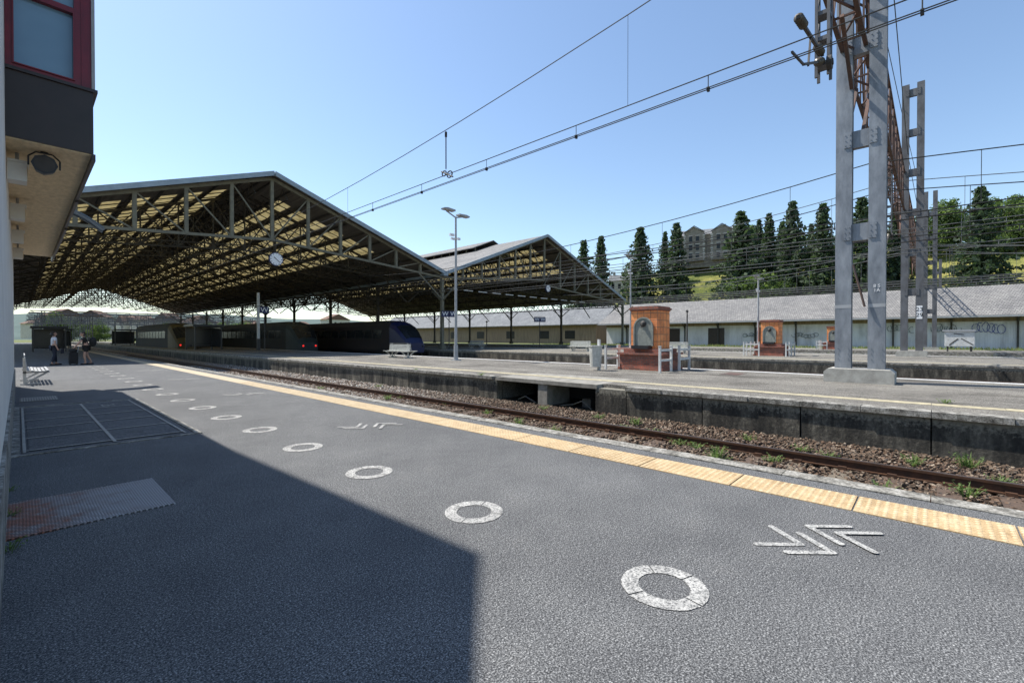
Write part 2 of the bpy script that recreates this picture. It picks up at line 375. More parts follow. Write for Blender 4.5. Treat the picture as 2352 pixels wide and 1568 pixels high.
# ------------------------------------------------------------------ SETTING: ground
P2=.18
g=MB().add([(-3000,-3000,-.68),(3000,-3000,-.68),(3000,3000,-.68),(-3000,3000,-.68)],[(0,1,2,3)]).obj('ground','ground')
tag(g,'dry grass and earth ground around the railway yard','ground',kind='structure')
bb=MB()
for x0,x1 in ((5.8,11.0),(19.3,31.2),(44.8,58.2)): bb.add([(x0,-60,-.62),(x1,-60,-.62),(x1,330,-.62),(x0,330,-.62)],[(0,1,2,3)])
o=bb.obj('track_bed','ballast'); tag(o,'brown stone ballast bed under the tracks','track bed',kind='structure')
gf=MB().box(68.4,-120,-.8,112,150,0).obj('grass_yard','ground'); tag(gf,'dry grassy yard in front of the long warehouse','grass',kind='structure')

def platform(name,x0,x1,z,mat,label,y0=-60,y1=200,holes=None):
    b=MB()
    if not holes: b.box(x0+.25,y0,-.9,x1-.25,y1,z)
    else:
        for (a,c,d,e) in holes: b.box(a,d,-.9,c,e,z)
    o=b.obj(name,mat); tag(o,label,'platform',kind='structure'); return o
p1=platform('platform',-40,5.87,0,'asph','dark asphalt station platform with painted circles and tactile strip')
b=MB(); y=-6.
while y<120:
    b.box(5.64+random.uniform(-.006,.006),y+.004,-.9,5.87+random.uniform(-.008,.008),y+1.196,.004+random.uniform(0,.004)); y+=1.2
b.obj('edge_stone','edge',p1)
ts=MB()
y=-2.5
while y<120:
    L=1.0 if y<30 else 8
    ts.box(4.88+random.uniform(-.003,.003),y+.007,-.01,5.36,y+L-.007,.008); y+=L
ts.obj('tactile_strip','tact',p1)
st=MB()
yy=-2.5
while yy<17:
    n=8 if yy<8 else 6
    for i in range(8):
        cx=4.88+.03+i*.06; cy=yy+.031
        v=[];r0,r1=.019,.012
        for rr,zz in ((r0,.008),(r1,.0135)):
            for k in range(n):
                t=2*math.pi*k/n; v.append((cx+rr*math.cos(t),cy+rr*math.sin(t),zz))
        st.add(v,[(k,(k+1)%n,n+(k+1)%n,n+k) for k in range(n)]+[tuple(range(n,2*n))])
    yy+=.0625
so=st.obj('tactile_studs','stud',p1)
def ring(x,y,parent):
    b=MB(); n=60; c0=random.uniform(0,6.28); cuts=[c0,c0+1.9,c0+3.6,c0+5.1]
    for k in range(n):
        t0=2*math.pi*k/n; t1=2*math.pi*(k+1)/n
        if any(abs(((t0+t1)/2-c+math.pi)%(2*math.pi)-math.pi)<.053 for c in cuts): t1=t0+(t1-t0)*.55
        r0=.150*(1+random.uniform(-.012,.012)); r1=.250*(1+random.uniform(-.012,.012))
        b.add([(x+r0*math.cos(t0),y+r0*math.sin(t0),.005),(x+r1*math.cos(t0),y+r1*math.sin(t0),.005),(x+r1*math.cos(t1),y+r1*math.sin(t1),.005),(x+r0*math.cos(t1),y+r0*math.sin(t1),.005)],[(0,1,2,3)])
    b.obj('painted_circle','paint',parent)
for k in range(0,20): ring(2.64+random.uniform(-.02,.02),1.18+1.71*k,p1)
def stroke(b,p,q,w,z=.005):
    d=Vector((q[0]-p[0],q[1]-p[1])).normalized(); pts=[]
    n=6
    for k in range(n+1):
        t=math.pi/2+math.pi*k/n; pts.append((p[0]+(d.x*math.cos(t)-d.y*math.sin(t))*w/2,p[1]+(d.y*math.cos(t)+d.x*math.sin(t))*w/2,z))
    for k in range(n+1):
        t=-math.pi/2+math.pi*k/n; pts.append((q[0]+(d.x*math.cos(t)-d.y*math.sin(t))*w/2,q[1]+(d.y*math.cos(t)+d.x*math.sin(t))*w/2,z))
    b.add(pts,[tuple(range(len(pts)))])
for k in range(5):
    b=MB(); oy=6.38*k; i=0
    for (vx,vy,s_) in ((3.83,.69,1),(3.83,.50,1),(4.235,.712,-1),(4.235,.522,-1)):
        for sx in (-1,1):
            stroke(b,(vx,vy+oy),(vx+sx*.205,vy+oy+s_*.235),.052,.005+.001*i); i+=1
    b.obj('painted_chevron','paint',p1)
b=MB()
for a in ((-.08,8.42,1.95,8.50),(-.08,14.3,1.95,14.38),(1.87,8.5,1.95,14.3),(-.08,8.5,0,14.3)): b.box(a[0],a[1],-.02,a[2],a[3],.012)
b.obj('cover_frame','edge',p1)
b=MB()
for i in range(5):
    for (xa,xb) in ((.08,.91),(.95,1.74)):
        ya=8.75+i*1.06; b.box(xa,ya,-.02,xb,ya+1.03,.006)
b.obj('cover_panel','asph',p1)
ln=[((.93,8.62),(.93,14.1),.020),((1.765,8.62),(1.765,14.1),.016),((.04,8.62),(.04,14.1),.016)]
for i in range(6): ln.append(((.06,8.74+i*1.06),(1.75,8.74+i*1.06),.024))
for i,(p,q,hw) in enumerate(ln):
    MB().add([(p[0]-hw,p[1]-hw,.014+.0004*i),(q[0]+hw,p[1]-hw,.014+.0004*i),(q[0]+hw,q[1]+hw,.014+.0004*i),(p[0]-hw,q[1]+hw,.014+.0004*i)],[(0,1,2,3)]).obj('cover_joint','conc',p1)
text('painted_number','26',.34,'conc',p1,(1.32,13.4,.010),(0,0,R(-90)),0)
pl=MB().box(-.09,5.0,-.01,.95,6.08,.012).obj('steel_plate','plate'); tag(pl,'rusty diamond-pattern steel cover plate on the asphalt','cover plate')
b=MB(); b.box(0,15.5,-.01,.65,16.5,.006,1)
for i in range(14): b.box(.03+i*.044,15.53,.006,.052+i*.044,16.47,.016,0)
dg_=b.obj('drain_grate',['conc','black']); tag(dg_,'small concrete drain grate beside the wall','drain grate')

# island platform
p2=platform('platform_island',10.95,19.5,P2,'asph2','worn grey asphalt island platform with stained concrete wall',
  holes=[(13.2,19.3,-60,64),(11.3,13.2,-60,6.9),(11.3,13.2,10.9,64),(11.3,12.4,64,200),(16.0,19.3,64,200)])
b=MB(); b.box(10.98,6.9,.06,13.2,10.9,P2-.002)
b.obj('crossing_slab','slab',p2)
b=MB(); b.box(11.02,8.70,-.9,12.2,9.06,.06); b.obj('slab_pillar','slab',p2)
b=MB(); b.box(13.0,6.9,-.9,13.19,10.9,.06); b.box(11.3,6.9,-.66,13.0,10.9,-.60); b.obj('recess_shade','black',p2)  # black sheets stand in for the shade inside the openings
b=MB(); b.tube([(11.2,7.2,-.58),(11.15,7.5,-.35),(11.25,7.9,-.5),(11.2,8.3,-.57)],.02); b.tube([(11.2,9.3,-.58),(11.15,9.7,-.40),(11.25,10.1,-.55)],.02); b.box(11.6,7.5,-.6,11.9,7.8,-.35); b.obj('cable','wirel',p2)
b=MB(); y=-60.
while y<200:
    a,c=y,y+2.0; y+=2
    j=random.uniform(-.012,.012)
    if c<=7 or a>=10.8: b.box(11.0+j,a+.012,-.9,11.3,c-.012,P2-.1)
    elif a<7: b.box(11.0,a+.008,-.9,11.3,6.95,P2-.1)
    if a<10.8<c: b.box(11.0,10.85,-.9,11.3,c-.008,P2-.1)
b.obj('retaining_wall','stain',p2)
b=MB(); y=-60.
while y<200:
    if y>=10.9 or y+1.0<=6.9: b.box(10.93+random.uniform(-.015,.015),y+.005,P2-.1,11.3,y+.995,P2+.003+random.uniform(0,.004))
    y+=1.0
b.obj('edge_stone','edge',p2)
b=MB(); y=-60.
while y<160: b.box(12.05,y+.005,P2,12.40,y+.995,P2+.006+random.uniform(0,.003)); y+=1
b.obj('tactile_strip','yel2',p2)
MB().box(19.15,-60,-.9,19.5,200,P2+.004).obj('edge_stone','white',p2)
MB().box(17.0,5.0,P2,18.2,5.6,P2+.006).obj('cover_plate','rust',p2)
p3=platform('platform_far',31,45,P2,'asph3','grey asphalt platform with pale edge and low dark wall')
MB().box(31,-60,-.9,31.25,200,P2-.1).obj('retaining_wall','stain',p3)
MB().box(30.97,-60,P2-.1,31.3,200,P2+.004).obj('edge_stone','edge',p3)
MB().box(32.1,-60,P2,32.5,160,P2+.006).obj('tactile_strip','yel2',p3)
MB().box(44.6,-60,-.9,45,200,P2+.004).obj('edge_stone','white',p3)
p4=platform('platform_last',58,68.6,P2,'asph3','pale grey asphalt platform beside the grassy yard')
MB().box(57.97,-60,-.9,58.3,200,P2+.004).obj('edge_stone','edge',p4)

def stones(x0,x1,y0,y1,n,smin,smax,zb,name):
    phi=(1+5**.5)/2
    base=np.array([(-1,phi,0),(1,phi,0),(-1,-phi,0),(1,-phi,0),(0,-1,phi),(0,1,phi),(0,-1,-phi),(0,1,-phi),(phi,0,-1),(phi,0,1),(-phi,0,-1),(-phi,0,1)],float); base/=np.linalg.norm(base[0])
    tri=np.array([(0,11,5),(0,5,1),(0,1,7),(0,7,10),(0,10,11),(1,5,9),(5,11,4),(11,10,2),(10,7,6),(7,1,8),(3,9,4),(3,4,2),(3,2,6),(3,6,8),(3,8,9),(4,9,5),(2,4,11),(6,2,10),(8,6,7),(9,8,1)])
    X=np.random.uniform(x0,x1,n); Y=np.random.uniform(y0,y1,n)
    S=np.random.uniform(smin,smax,n)
    V=base[None]*(1+np.random.uniform(-.28,.28,(n,12,1)))*S[:,None,None]*np.random.uniform(.65,1.2,(n,1,3))
    a=np.random.uniform(0,6.28,n); ca,sa=np.cos(a)[:,None],np.sin(a)[:,None]
    vx=V[:,:,0]*ca-V[:,:,1]*sa; vy=V[:,:,0]*sa+V[:,:,1]*ca
    V=np.stack([vx+X[:,None],vy+Y[:,None],V[:,:,2]*.8+zb+np.random.uniform(-.01,.02,n)[:,None]],-1)
    Ff=(tri[None]+(np.arange(n)*12)[:,None,None]).reshape(-1)
    me=bpy.data.meshes.new(name); me.vertices.add(n*12); me.vertices.foreach_set('co',V.reshape(-1))
    me.loops.add(len(Ff)); me.loops.foreach_set('vertex_index',Ff.astype(np.int32))
    nf=len(Ff)//3; me.polygons.add(nf); me.polygons.foreach_set('loop_start',np.arange(0,nf*3,3,dtype=np.int32))
    me.materials.append(M['ballast']); me.update(calc_edges=True)
    o=bpy.data.objects.new(name,me); COL.objects.link(o); return o
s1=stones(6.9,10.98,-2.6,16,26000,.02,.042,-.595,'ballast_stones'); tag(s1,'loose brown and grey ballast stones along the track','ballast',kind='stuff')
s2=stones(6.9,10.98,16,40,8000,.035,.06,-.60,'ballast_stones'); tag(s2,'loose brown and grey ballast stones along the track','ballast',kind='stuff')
def track(xc,y0,y1,full,group='railway tracks between the platforms'):
    t=thing('railway_track',(xc,y0,-.6),'rusty steel rails on sleepers in brown ballast','railway track',group)
    for dx in (-.7525,.7525):
        b=MB(); L=y1-y0
        b.box(dx-.07,0,.035,dx+.07,L,.05); b.box(dx-.012,0,.05,dx+.012,L,.145); b.box(dx-.035,0,.145,dx+.035,L,.178)
        b.box(dx-.030,0,.178,dx+.030,L,.182,1)
        b.obj('rail',['rustrail','railtop'],t)
    b=MB(); y=0.3
    while y<min(y1-y0,130):
        b.box(-1.25+random.uniform(-.05,.05),y,-.08,1.25+random.uniform(-.06,.04),y+.24,.026+random.uniform(-.008,.006),0 if random.random()<.6 else 1)
        if full and y<90:
            for dx in (-.86,-.64,.64,.86): b.box(dx-.03,y+.07,.02,dx+.03,y+.18,.08,2)
        y+=.6
    b.obj('sleepers',['sleeper','slconc','rustrail'],t)
    return t
track(8.12,-60,260,True)
for xc in (22.2,28.4,48.5,53.5): track(xc,-60,260,False)

def weedmesh(n,h,sp):
    b=MB()
    for i in range(n):
        a=random.uniform(0,6.28); r=random.uniform(0,sp*.6); l=random.uniform(.3,1)*h; lean=random.uniform(.1,1.0)*sp
        p=Vector((r*math.cos(a),r*math.sin(a),0)); q=p+Vector((lean*math.cos(a),lean*math.sin(a),l)); mid=(p+q)/2+Vector((0,0,l*.2))
        w=random.uniform(.003,.008); s_=Vector((-math.sin(a),math.cos(a),0))*w
        b.add([p-s_*.6,p+s_*.6,mid+s_,mid-s_],[(0,1,2,3)]); b.add([mid-s_,mid+s_,q],[(0,1,2)])
        for k in range(3):
            c=p.lerp(q,random.uniform(.3,.95))+Vector((random.uniform(-.02,.02),random.uniform(-.02,.02),0))
            e=Vector((random.uniform(-1,1),random.uniform(-1,1),.3)).normalized()*.028; s2_=Vector((-e.y,e.x,0))*.45
            b.add([c,c+e*.5+s2_,c+e,c+e*.5-s2_],[(0,1,2,3)])
    return b
wm=[weedmesh(34,.17,.13),weedmesh(24,.10,.13),weedmesh(46,.24,.15)]
wmo=[w.obj('weed_plant','weed') for w in wm]
def ground_pt(px,py,z):
    u=(px-1176)/F; Z=(1.5-z)*F/(py-775); return (Z*(SA+CA*u),Z*(CA-SA*u),z)
wl=[(1460,975,0),(1583,1022,1),(1645,1055,2),(1560,1020,1),(2225,1075,2),(2030,1135,0),(890,918,0),(870,888,1),(735,893,1),(795,893,1),(1378,960,1),(1250,940,1),(1192,975,0),(1430,985,1),(2100,1068,0),(1840,1035,1),(925,915,1),(1275,990,1),(2220,1140,0),(1720,1010,1),(600,862,1),(1600,1030,1),(1660,1060,1),(1500,995,1),(1900,1050,1),(1340,975,1),(1120,950,1),(1030,930,1),(1780,1060,1),(2300,1110,1)]
for i,(px,py,k) in enumerate(wl):
    x,y,z=ground_pt(px,py,-.585)
    x=min(max(x,6.95),10.85)
    if i<3: o=wmo[i]
    else: o=wmo[k].copy(); COL.objects.link(o)
    o.location=(x,y,-.595); o.rotation_euler=(0,0,random.uniform(0,6)); o.scale=(1.2,)*3
    tag(o,'small green weed growing in the track ballast','weed','weeds along the track')
for (x,y,z,k,s) in ((-.07,5.7,0,1,.6),(-.06,4.75,0,1,.8),(-.07,6.6,0,1,.5),(12.6,-.2,P2,1,1),(11.0,11.6,P2,1,1),(11.0,15.5,P2,1,.8)):
    o=wmo[k].copy(); COL.objects.link(o); o.location=(x,y,z); o.rotation_euler=(0,0,random.uniform(0,6)); o.scale=(s,)*3; tag(o,'small green weed growing from a platform crack','weed','weeds on the platforms')
b=MB()
for i in range(9000):
    x=random.uniform(68.7,84) if random.random()<.6 else random.uniform(45.1,58); y=random.uniform(-12,60); h=random.uniform(.12,.5)
    a=random.uniform(0,6.28); w=.05; z0=0 if x>60 else -.62; h*=1 if x>60 else 1.6
    if x<60 and random.random()<.5: continue
    b.add([(x-w*math.cos(a),y-w*math.sin(a),z0),(x+w*math.cos(a),y+w*math.sin(a),z0),(x+random.uniform(-.15,.15),y+random.uniform(-.15,.15),z0+h)],[(0,1,2)],0 if random.random()<.6 else 1)
o=b.obj('grass_tufts',['drygrass','weed']); tag(o,'dry yellow-green grass tufts in the yard','grass',kind='stuff')

# ------------------------------------------------------------------ STATION BUILDING
sb=thing('station_building',(-4,12,0),'white plastered station building with glazed red gallery above','station building')
shadow_prof=[(1.5,0),(1.55,1.95),(4.05,5.15),(6.2,7.9),(9.5,12.1),(14,10.6),(20.6,9.2),(20.6,0)]  # unseen sloping end and roofline shaped to cast the platform shadow edge
MB().prism(shadow_prof,'x',-9,-.10).obj('wall','plaster',sb,world=True)
MB().box(-.10,1.55,0,-.075,20.6,.55).obj('plinth','edge',sb,world=True)
gx=.715
MB().box(-.10,8.5,4.02,gx,20.2,4.86).obj('gallery_panel','brownpaint',sb,world=True)
MB().box(-.11,8.47,4.86,gx+.045,20.2,4.90).obj('gallery_sill','brownpaint',sb,world=True)
MB().box(-.099,8.52,4.005,gx-.02,20.19,4.019).obj('gallery_soffit','soffit',sb,world=True)
b=MB(); 
for i,(ya,yb,zz) in enumerate(((8.5,11.2,3.93),(11.2,14,3.9),(14,20.2,3.86))): b.box(gx-.019,ya,zz,gx+.02,yb,4.02+.001*i)
b.obj('gallery_fascia','brownpaint',sb,world=True)
MB().box(-.10,8.7,4.90,gx-.06,20.2,6.3).obj('gallery_core','brownpaint',sb,world=True)
fr=MB()
def fbox(x0,z0,x1,z1,y0=8.52,y1=8.70,m=0): fr.box(x0,y0,z0,x1,y1,z1,m)
fbox(-.098,4.90,-.035,6.35); fbox(.53,4.90,.70,6.35); fbox(-.035,4.90,.53,4.96); fbox(-.035,5.86,.53,5.93)
fr.box(-.035,8.50,4.955,-.02,8.53,5.865); fr.box(.52,8.50,4.955,.535,8.53,5.865); fr.box(-.02,8.50,4.955,.52,8.53,4.97)
fr.box(.60,8.508,4.9,.615,8.521,6.35)
fr.obj('window_frame','red',sb,world=True)
MB().box(.700,8.49,4.90,.735,20.2,6.35).obj('gallery_mullion','grey',sb,world=True)
MB().box(-.02,8.60,4.96,.53,8.62,5.86).obj('window_pane','glass',sb,world=True)
MB().box(-.02,8.60,5.93,.53,8.62,6.35).obj('window_pane','glass',sb,world=True)
MB().box(-.12,8.5,6.35,gx+.01,20.2,6.38).obj('gallery_roof','brownpaint',sb,world=True)
wl0=thing('wall_lamp',(.03,9.15,3.75),'cream box lamp fixed under the gallery soffit','wall lamp','box lamps under the gallery')
b=MB(); b.box(-.12,-.13,-.14,.06,.13,.10); b.box(-.12,-.15,.10,.08,.15,.13); b.obj('lamp_housing','plaster',wl0); MB().box(.061,-.10,-.11,.07,.10,.07).obj('lamp_glass','soffit',wl0)
MB().cyl((-.03,0,.13),(-.03,0,.255),.02).obj('bracket','grey',wl0)
for y in (12.1,15.0,18.0): dup(wl0,(.03,y,3.75))
sp=thing('loudspeaker',(.25,8.85,3.82),'round black loudspeaker hanging under the beige soffit','loudspeaker')
b=MB(); b.cyl((0,-.10,0),(0,.07,0),.13,8,.11); b.cyl((0,.07,0),(0,.16,0),.09,16,.06); b.obj('speaker_horn','black',sp,False)
MB().cyl((0,-.105,0),(0,-.101,0),.10,20).obj('speaker_grille','darksteel',sp)
b=MB(); b.tube([(-.15,0,-.02),(-.15,0,.10),(-.08,0,.17),(.08,0,.17),(.15,0,.10),(.15,0,-.02)],.01,6); b.cyl((0,0,.17),(0,0,.188),.04); b.obj('bracket','black',sp)
cn=thing('canopy',(1.0,20.5,0),'curved blue-grey canopy projecting from the building end','canopy')
pts=[]
for k in range(9):
    t=k/8; pts.append((.60+1.35*t,5.66+.06*math.sin(t*3.1)-.52*t*t))
MB().prism(pts+[(x,z-.03) for x,z in reversed(pts)],'y',20.22,20.85).obj('canopy_roof','canopy',cn,False,True)
for y in (20.26,20.8):
    b=MB()
    for p,q in zip(pts[:-1],pts[1:]): b.beam((p[0],y,p[1]-.06),(q[0],y,q[1]-.06),.03,.05)
    b.obj('canopy_rib','galv',cn,world=True)

# ------------------------------------------------------------------ TRAIN SHED
sh=thing('train_shed',(15,40,0),'large iron train shed with two gabled roofs over the platforms','train shed')
YS,YE=40.,165.
def lerp(a,b,t): return a+(b-a)*t
def truss(y,xl,xa,xr,zl,za,zr,main,n=6):
    b=MB(); w=.20 if main else .10
    for (x0,z0) in ((xl,zl),(xr,zr)):
        b.beam((x0,y,z0),(xa,y,za-.1),w,.26 if main else .2)
        zb0=z0-.25; zb1=(z0+1.15)
        b.beam((x0,y,zb0),(xa,y,zb1),w,.20 if main else .12)
        if not main: b.beam((x0,y,zb0+.45),(xa,y,zb1+.45),w,.08)
        for k in range(1,n+1):
            t=k/n; x=lerp(x0,xa,t); zt=lerp(z0,za-.1,t); zb=lerp(zb0,zb1,t)
            if k<n or x0==xl: b.beam((x,y,zb),(x,y,zt),w*1.2 if main else w,.12 if not main else .24)
            t2=(k-1)/n; xb=lerp(x0,xa,t2)
            if k>1: b.beam((x,y,zb),(xb,y,lerp(z0,za-.1,t2)),w*.5,.10)
            if not main:
                if k>2: b.beam((xb,y,lerp(zb0,zb1,t2)),(x,y,zt),w*.5,.08)
                for q in range(5):
                    ta=lerp(t2,t,q/5); tb=lerp(t2,t,(q+1)/5); za_=lerp(zb0,zb1,ta); zb_=lerp(zb0,zb1,tb)
                    if q%2: za_+=.45
                    else: zb_+=.45
                    b.beam((lerp(x0,xa,ta),y,za_),(lerp(x0,xa,tb),y,zb_),.05,.05)
        s=1 if xa>x0 else -1
        b.beam((x0+s*.1,y,z0-2.6),(x0+s*3.2,y,lerp(zb0,zb1,.16)),w*.8,.14)
    return b
G1=(-3.4,14.2,31.9,8.4,14.65,8.4); G2=(31.9,50.,72.,8.4,15.5,7.7)
for gi,(G,ye) in enumerate(((G1,YE),(G2,125))):
    y=YS; k=0
    while y<=ye:
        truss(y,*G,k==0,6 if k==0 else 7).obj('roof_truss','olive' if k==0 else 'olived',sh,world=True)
        k+=1; y=YS+k*6.667
def roof_side(x0,z0,xa,za,y0,y1,sk,matslab,name):
    b=MB(); th=.10
    def slab(bb,t0,t1,ya,yb,th,lift=0):
        xs0,xs1=lerp(x0,xa,t0),lerp(x0,xa,t1); zs0,zs1=lerp(z0,za,t0)+.2+lift,lerp(z0,za,t1)+.2+lift
        bb.add([(xs0,ya,zs0),(xs1,ya,zs1),(xs1,yb,zs1),(xs0,yb,zs0),(xs0,ya,zs0+th),(xs1,ya,zs1+th),(xs1,yb,zs1+th),(xs0,yb,zs0+th)],
           [(0,3,2,1),(4,5,6,7),(0,1,5,4),(1,2,6,5),(2,3,7,6),(3,0,4,7)])
        if bb is b: bb.m[-5]=1; bb.m[-6]=0
    yo=y0+4.2
    slab(b,0,1,y0-.6,yo,th)
    prev=0
    for (a,c) in sk:
        slab(b,prev,a,yo,y1,th)
        s=MB(); slab(s,a,c,yo,y1-.5,.02,.03); s.obj('roof_skylight','skyl',sh,world=True)
        prev=c
    slab(b,prev,1,yo,y1,th)
    b.obj(name,['boards',matslab],sh,world=True)
bands=[(.33+.098*i,.33+.098*i+.062) for i in range(6)]
roof_side(G1[0],G1[3],G1[1],G1[4],YS,YE,bands,'slate2','roof')
roof_side(G1[2],G1[5],G1[1],G1[4],YS,YE,bands,'slate2','roof')
roof_side(G2[0],G2[3],G2[1],G2[4],YS,125,[],'slate','roof')
roof_side(G2[2],G2[5],G2[1],G2[4],YS,125,bands[2:],'slate','roof')
b=MB()
for G in (G1,G2):
    for x0,z0 in ((G[0],G[3]),(G[2],G[5])):
        b.beam((x0,YS-.66,z0+.2),(G[1],YS-.66,G[4]+.2),.1,.36)
b.obj('roof_fascia','fascia',sh,world=True)
MB().box(31.6,YS-.7,8.3,32.2,YE,8.58).obj('valley_gutter','fascia',sh,world=True)
b=MB()
for G,ye in ((G1,YE),(G2,125)):
    for x0,z0 in ((G[0],G[3]),(G[2],G[5])):
        for t in (.08,.2,.32,.41,.508,.606,.704,.802,.90,.98):
            x=lerp(x0,G[1],t); z=lerp(z0,G[4],t)+.10; b.beam((x,YS,z),(x,ye,z),.08,.16)
        for t in (.3,.93):
            x=lerp(x0,G[1],t); z=lerp(z0,G[4],t)-1.1; b.beam((x,YS,z),(x,ye,z),.10,.08)
            y=YS; 
            while y<min(ye,120):
                b.beam((x,y,z),(x,y+1.1,z+1.1),.05,.05); b.beam((x,y+1.1,z+1.1),(x,y+2.22,z),.05,.05); y+=2.22
b.obj('roof_purlin','olived',sh,world=True)
for G,ye in ((G1,YE),(G2,125)):
    b=MB()
    for x0,z0 in ((G[0],G[3]),(G[2],G[5])):
        y=YS+5.2
        while y<ye: b.beam((lerp(x0,G[1],.3),y,lerp(z0,G[4],.3)+.16),(lerp(x0,G[1],.95),y,lerp(z0,G[4],.95)+.16),.06,.07); y+=1.667
    b.obj('glazing_bar','olived',sh,world=True)
b=MB()
for x,ye in ((31.9,YE),(72,125),(-3.4,YE)):
    for z in (6.9,8.2): b.beam((x,YS,z),(x,ye,z),.16,.14)
    y=YS
    while y<min(ye,130):
        b.beam((x,y,6.9),(x,y+1.3,8.2),.06,.08); b.beam((x,y,8.2),(x,y+1.3,6.9),.062,.08); y+=1.33
b.obj('lattice_girder','olived',sh,world=True)
for x,n in ((31.9,10),(72.,7),(-3.4,4)):
    for k in range(n):
        y=YS+13.33*k; c=MB(); z0=P2 if x>0 else 0
        c.box(x-.3,y-.3,z0,x+.3,y+.3,z0+.5); c.box(x-.16,y-.16,z0+.5,x+.16,y+.16,8.0); c.box(x-.22,y-.22,6.5,x+.22,y+.22,6.75)
        for s in (-1,1): c.beam((x,y+s*.16,5.6),(x,y+s*2.0,6.9),.10,.12)
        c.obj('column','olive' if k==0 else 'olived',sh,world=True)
b=MB()
for s in (-1,1):
    b.add([(50+s*4.2,50,14.75),(50,50,16.45),(50,120,16.45),(50+s*4.2,120,14.75),(50+s*4.2,50,14.87),(50,50,16.57),(50,120,16.57),(50+s*4.2,120,14.87)],[(0,3,2,1),(4,5,6,7),(0,1,5,4),(1,2,6,5),(2,3,7,6),(3,0,4,7)],0)
y=50.2
while y<120:
    for s in (-1,1): b.box(50+s*3.6-.06,y,13.9,50+s*3.6+.06,y+.12,15.0,1)
    y+=2
b.obj('roof_lantern',['slate','olive'],sh,world=True)
b=MB()
for i in range(12): b.box(36+i*2.6,44,7.5,37.6+i*2.6,44.12,7.6)
b.obj('strip_lamp','signwhite',sh,world=True)

def clock(loc,d,hang):
    t=thing('station_clock',loc,'round white double-faced station clock hanging from the roof truss','clock','hanging station clocks')
    r=d/2; b=MB(); b.cyl((0,-.09,0),(0,.09,0),r,32); b.obj('clock_case','navy',t)
    MB().cyl((0,-.10,0),(0,-.091,0),r*.90,32).obj('clock_face','signwhite',t)
    b=MB()
    for k in range(12):
        a=R(30*k); b.beam((r*.70*math.sin(a),-.104,r*.70*math.cos(a)),(r*.84*math.sin(a),-.104,r*.84*math.cos(a)),.006,.05 if k%3 else .07)
    b.obj('hour_mark','black',t)
    b=MB()
    for a,l,w in ((R(310),.45,.06),(R(132),.68,.045)): b.beam((0,-.11,0),(r*l*math.sin(a),-.11,r*l*math.cos(a)),.006,w)
    b.obj('clock_hand','black',t)
    MB().cyl((0,0,r),(0,0,r+hang),.03).obj('hanger','olived',t)
    return t
clock((14.2,39.2,7.85),1.08,1.2); clock((49.8,39.2,8.3),1.0,.7)
def wsign(loc,two,z,label='navy blue hanging platform sign with white letter W'):
    t=thing('platform_sign',loc,label,'sign','navy W signs',rot=R(-25))
    for i in range(2 if two else 1):
        x=(-.45 if two and i==0 else .45 if two else 0)
        MB().box(x-.42,-.04,z-.32,x+.42,.04,z+.32).obj('sign_board','navy',t)
        text('sign_letter','W',.66,'signwhite',t,(x,-.046,z),(R(90),0,0))
    b=MB(); 
    b.cyl((0,.1,0),(0,.1,z+.3),.05); 
    b.beam((-.8,.08,z+.38),(.8,.08,z+.38),.04,.05); b.obj('sign_post','darksteel',t)
    return t
x,y=atX(608,16.6); wsign((x,y,P2),False,4.05)
wsign((32.1,39.0,P2),True,3.9); x,y=atX(1240,49.); wsign((x,y,P2),True,3.8)
wp=thing('marker_post',(17.0,51.8,P2),'tall slim white post on a dark foot','post')
MB().box(-.11,-.11,1.2,.11,.11,6.0).obj('post_panel','white',wp); MB().box(-.14,-.14,0,.14,.14,1.2).obj('post_foot','black',wp)

# ------------------------------------------------------------------ BENCHES
def slatbench(t,L,back,mat='bench'):
    for s in ([1,-1] if back=='double' else [1]):
        b=MB()
        for k in range(6):
            d=.08+k*.085; z=.43+.02*math.cos(k); b.box(s*d-.03,-L/2,z,s*d+.03,L/2,z+.025)
        b.obj('seat',mat,t)
        b=MB()
        for k in range(6):
            z=.50+k*.085; x=s*.05-s*.01*k; b.beam((x,-L/2,z),(x,L/2,z),.022,.06)
        b.obj('backrest',mat,t)
    for yy in (-L/2+.3,L/2-.3):
        b=MB(); b.box(-.035,yy-.03,0,.035,yy+.03,.95 if back=='double' else .80)
        if back=='double': b.box(-.5,yy-.03,.37,.5,yy+.03,.42); b.beam((0,yy,.05),(.45,yy,.38),.05,.05); b.beam((0,yy,.05),(-.45,yy,.38),.05,.05)
        else: b.box(-.05,yy-.03,.37,.55,yy+.03,.42); b.beam((0,yy,.05),(.5,yy,.38),.05,.05)
        b.box(-.3 if back=='double' else -.1,yy-.05,0,.35,yy+.05,.05)
        b.obj('leg',mat,t)
bn=thing('platform_bench',(17.0,25.7,P2),'white slatted double-sided bench on the island platform','bench','white slatted benches')
slatbench(bn,2.4,'double')
dup(bn,(37.,atX(1333,37.)[1],P2)); dup(bn,(37.,atX(1548,37.)[1],P2)); dup(bn,(37.5,atX(1095,37.5)[1],P2)); dup(bn,(41.,atX(1352,41.)[1]+1,P2))
b2=thing('wall_bench',(.12,22.1,0),'pale grey metal slatted bench beside the building','bench'); slatbench(b2,2.6,'single','grey')

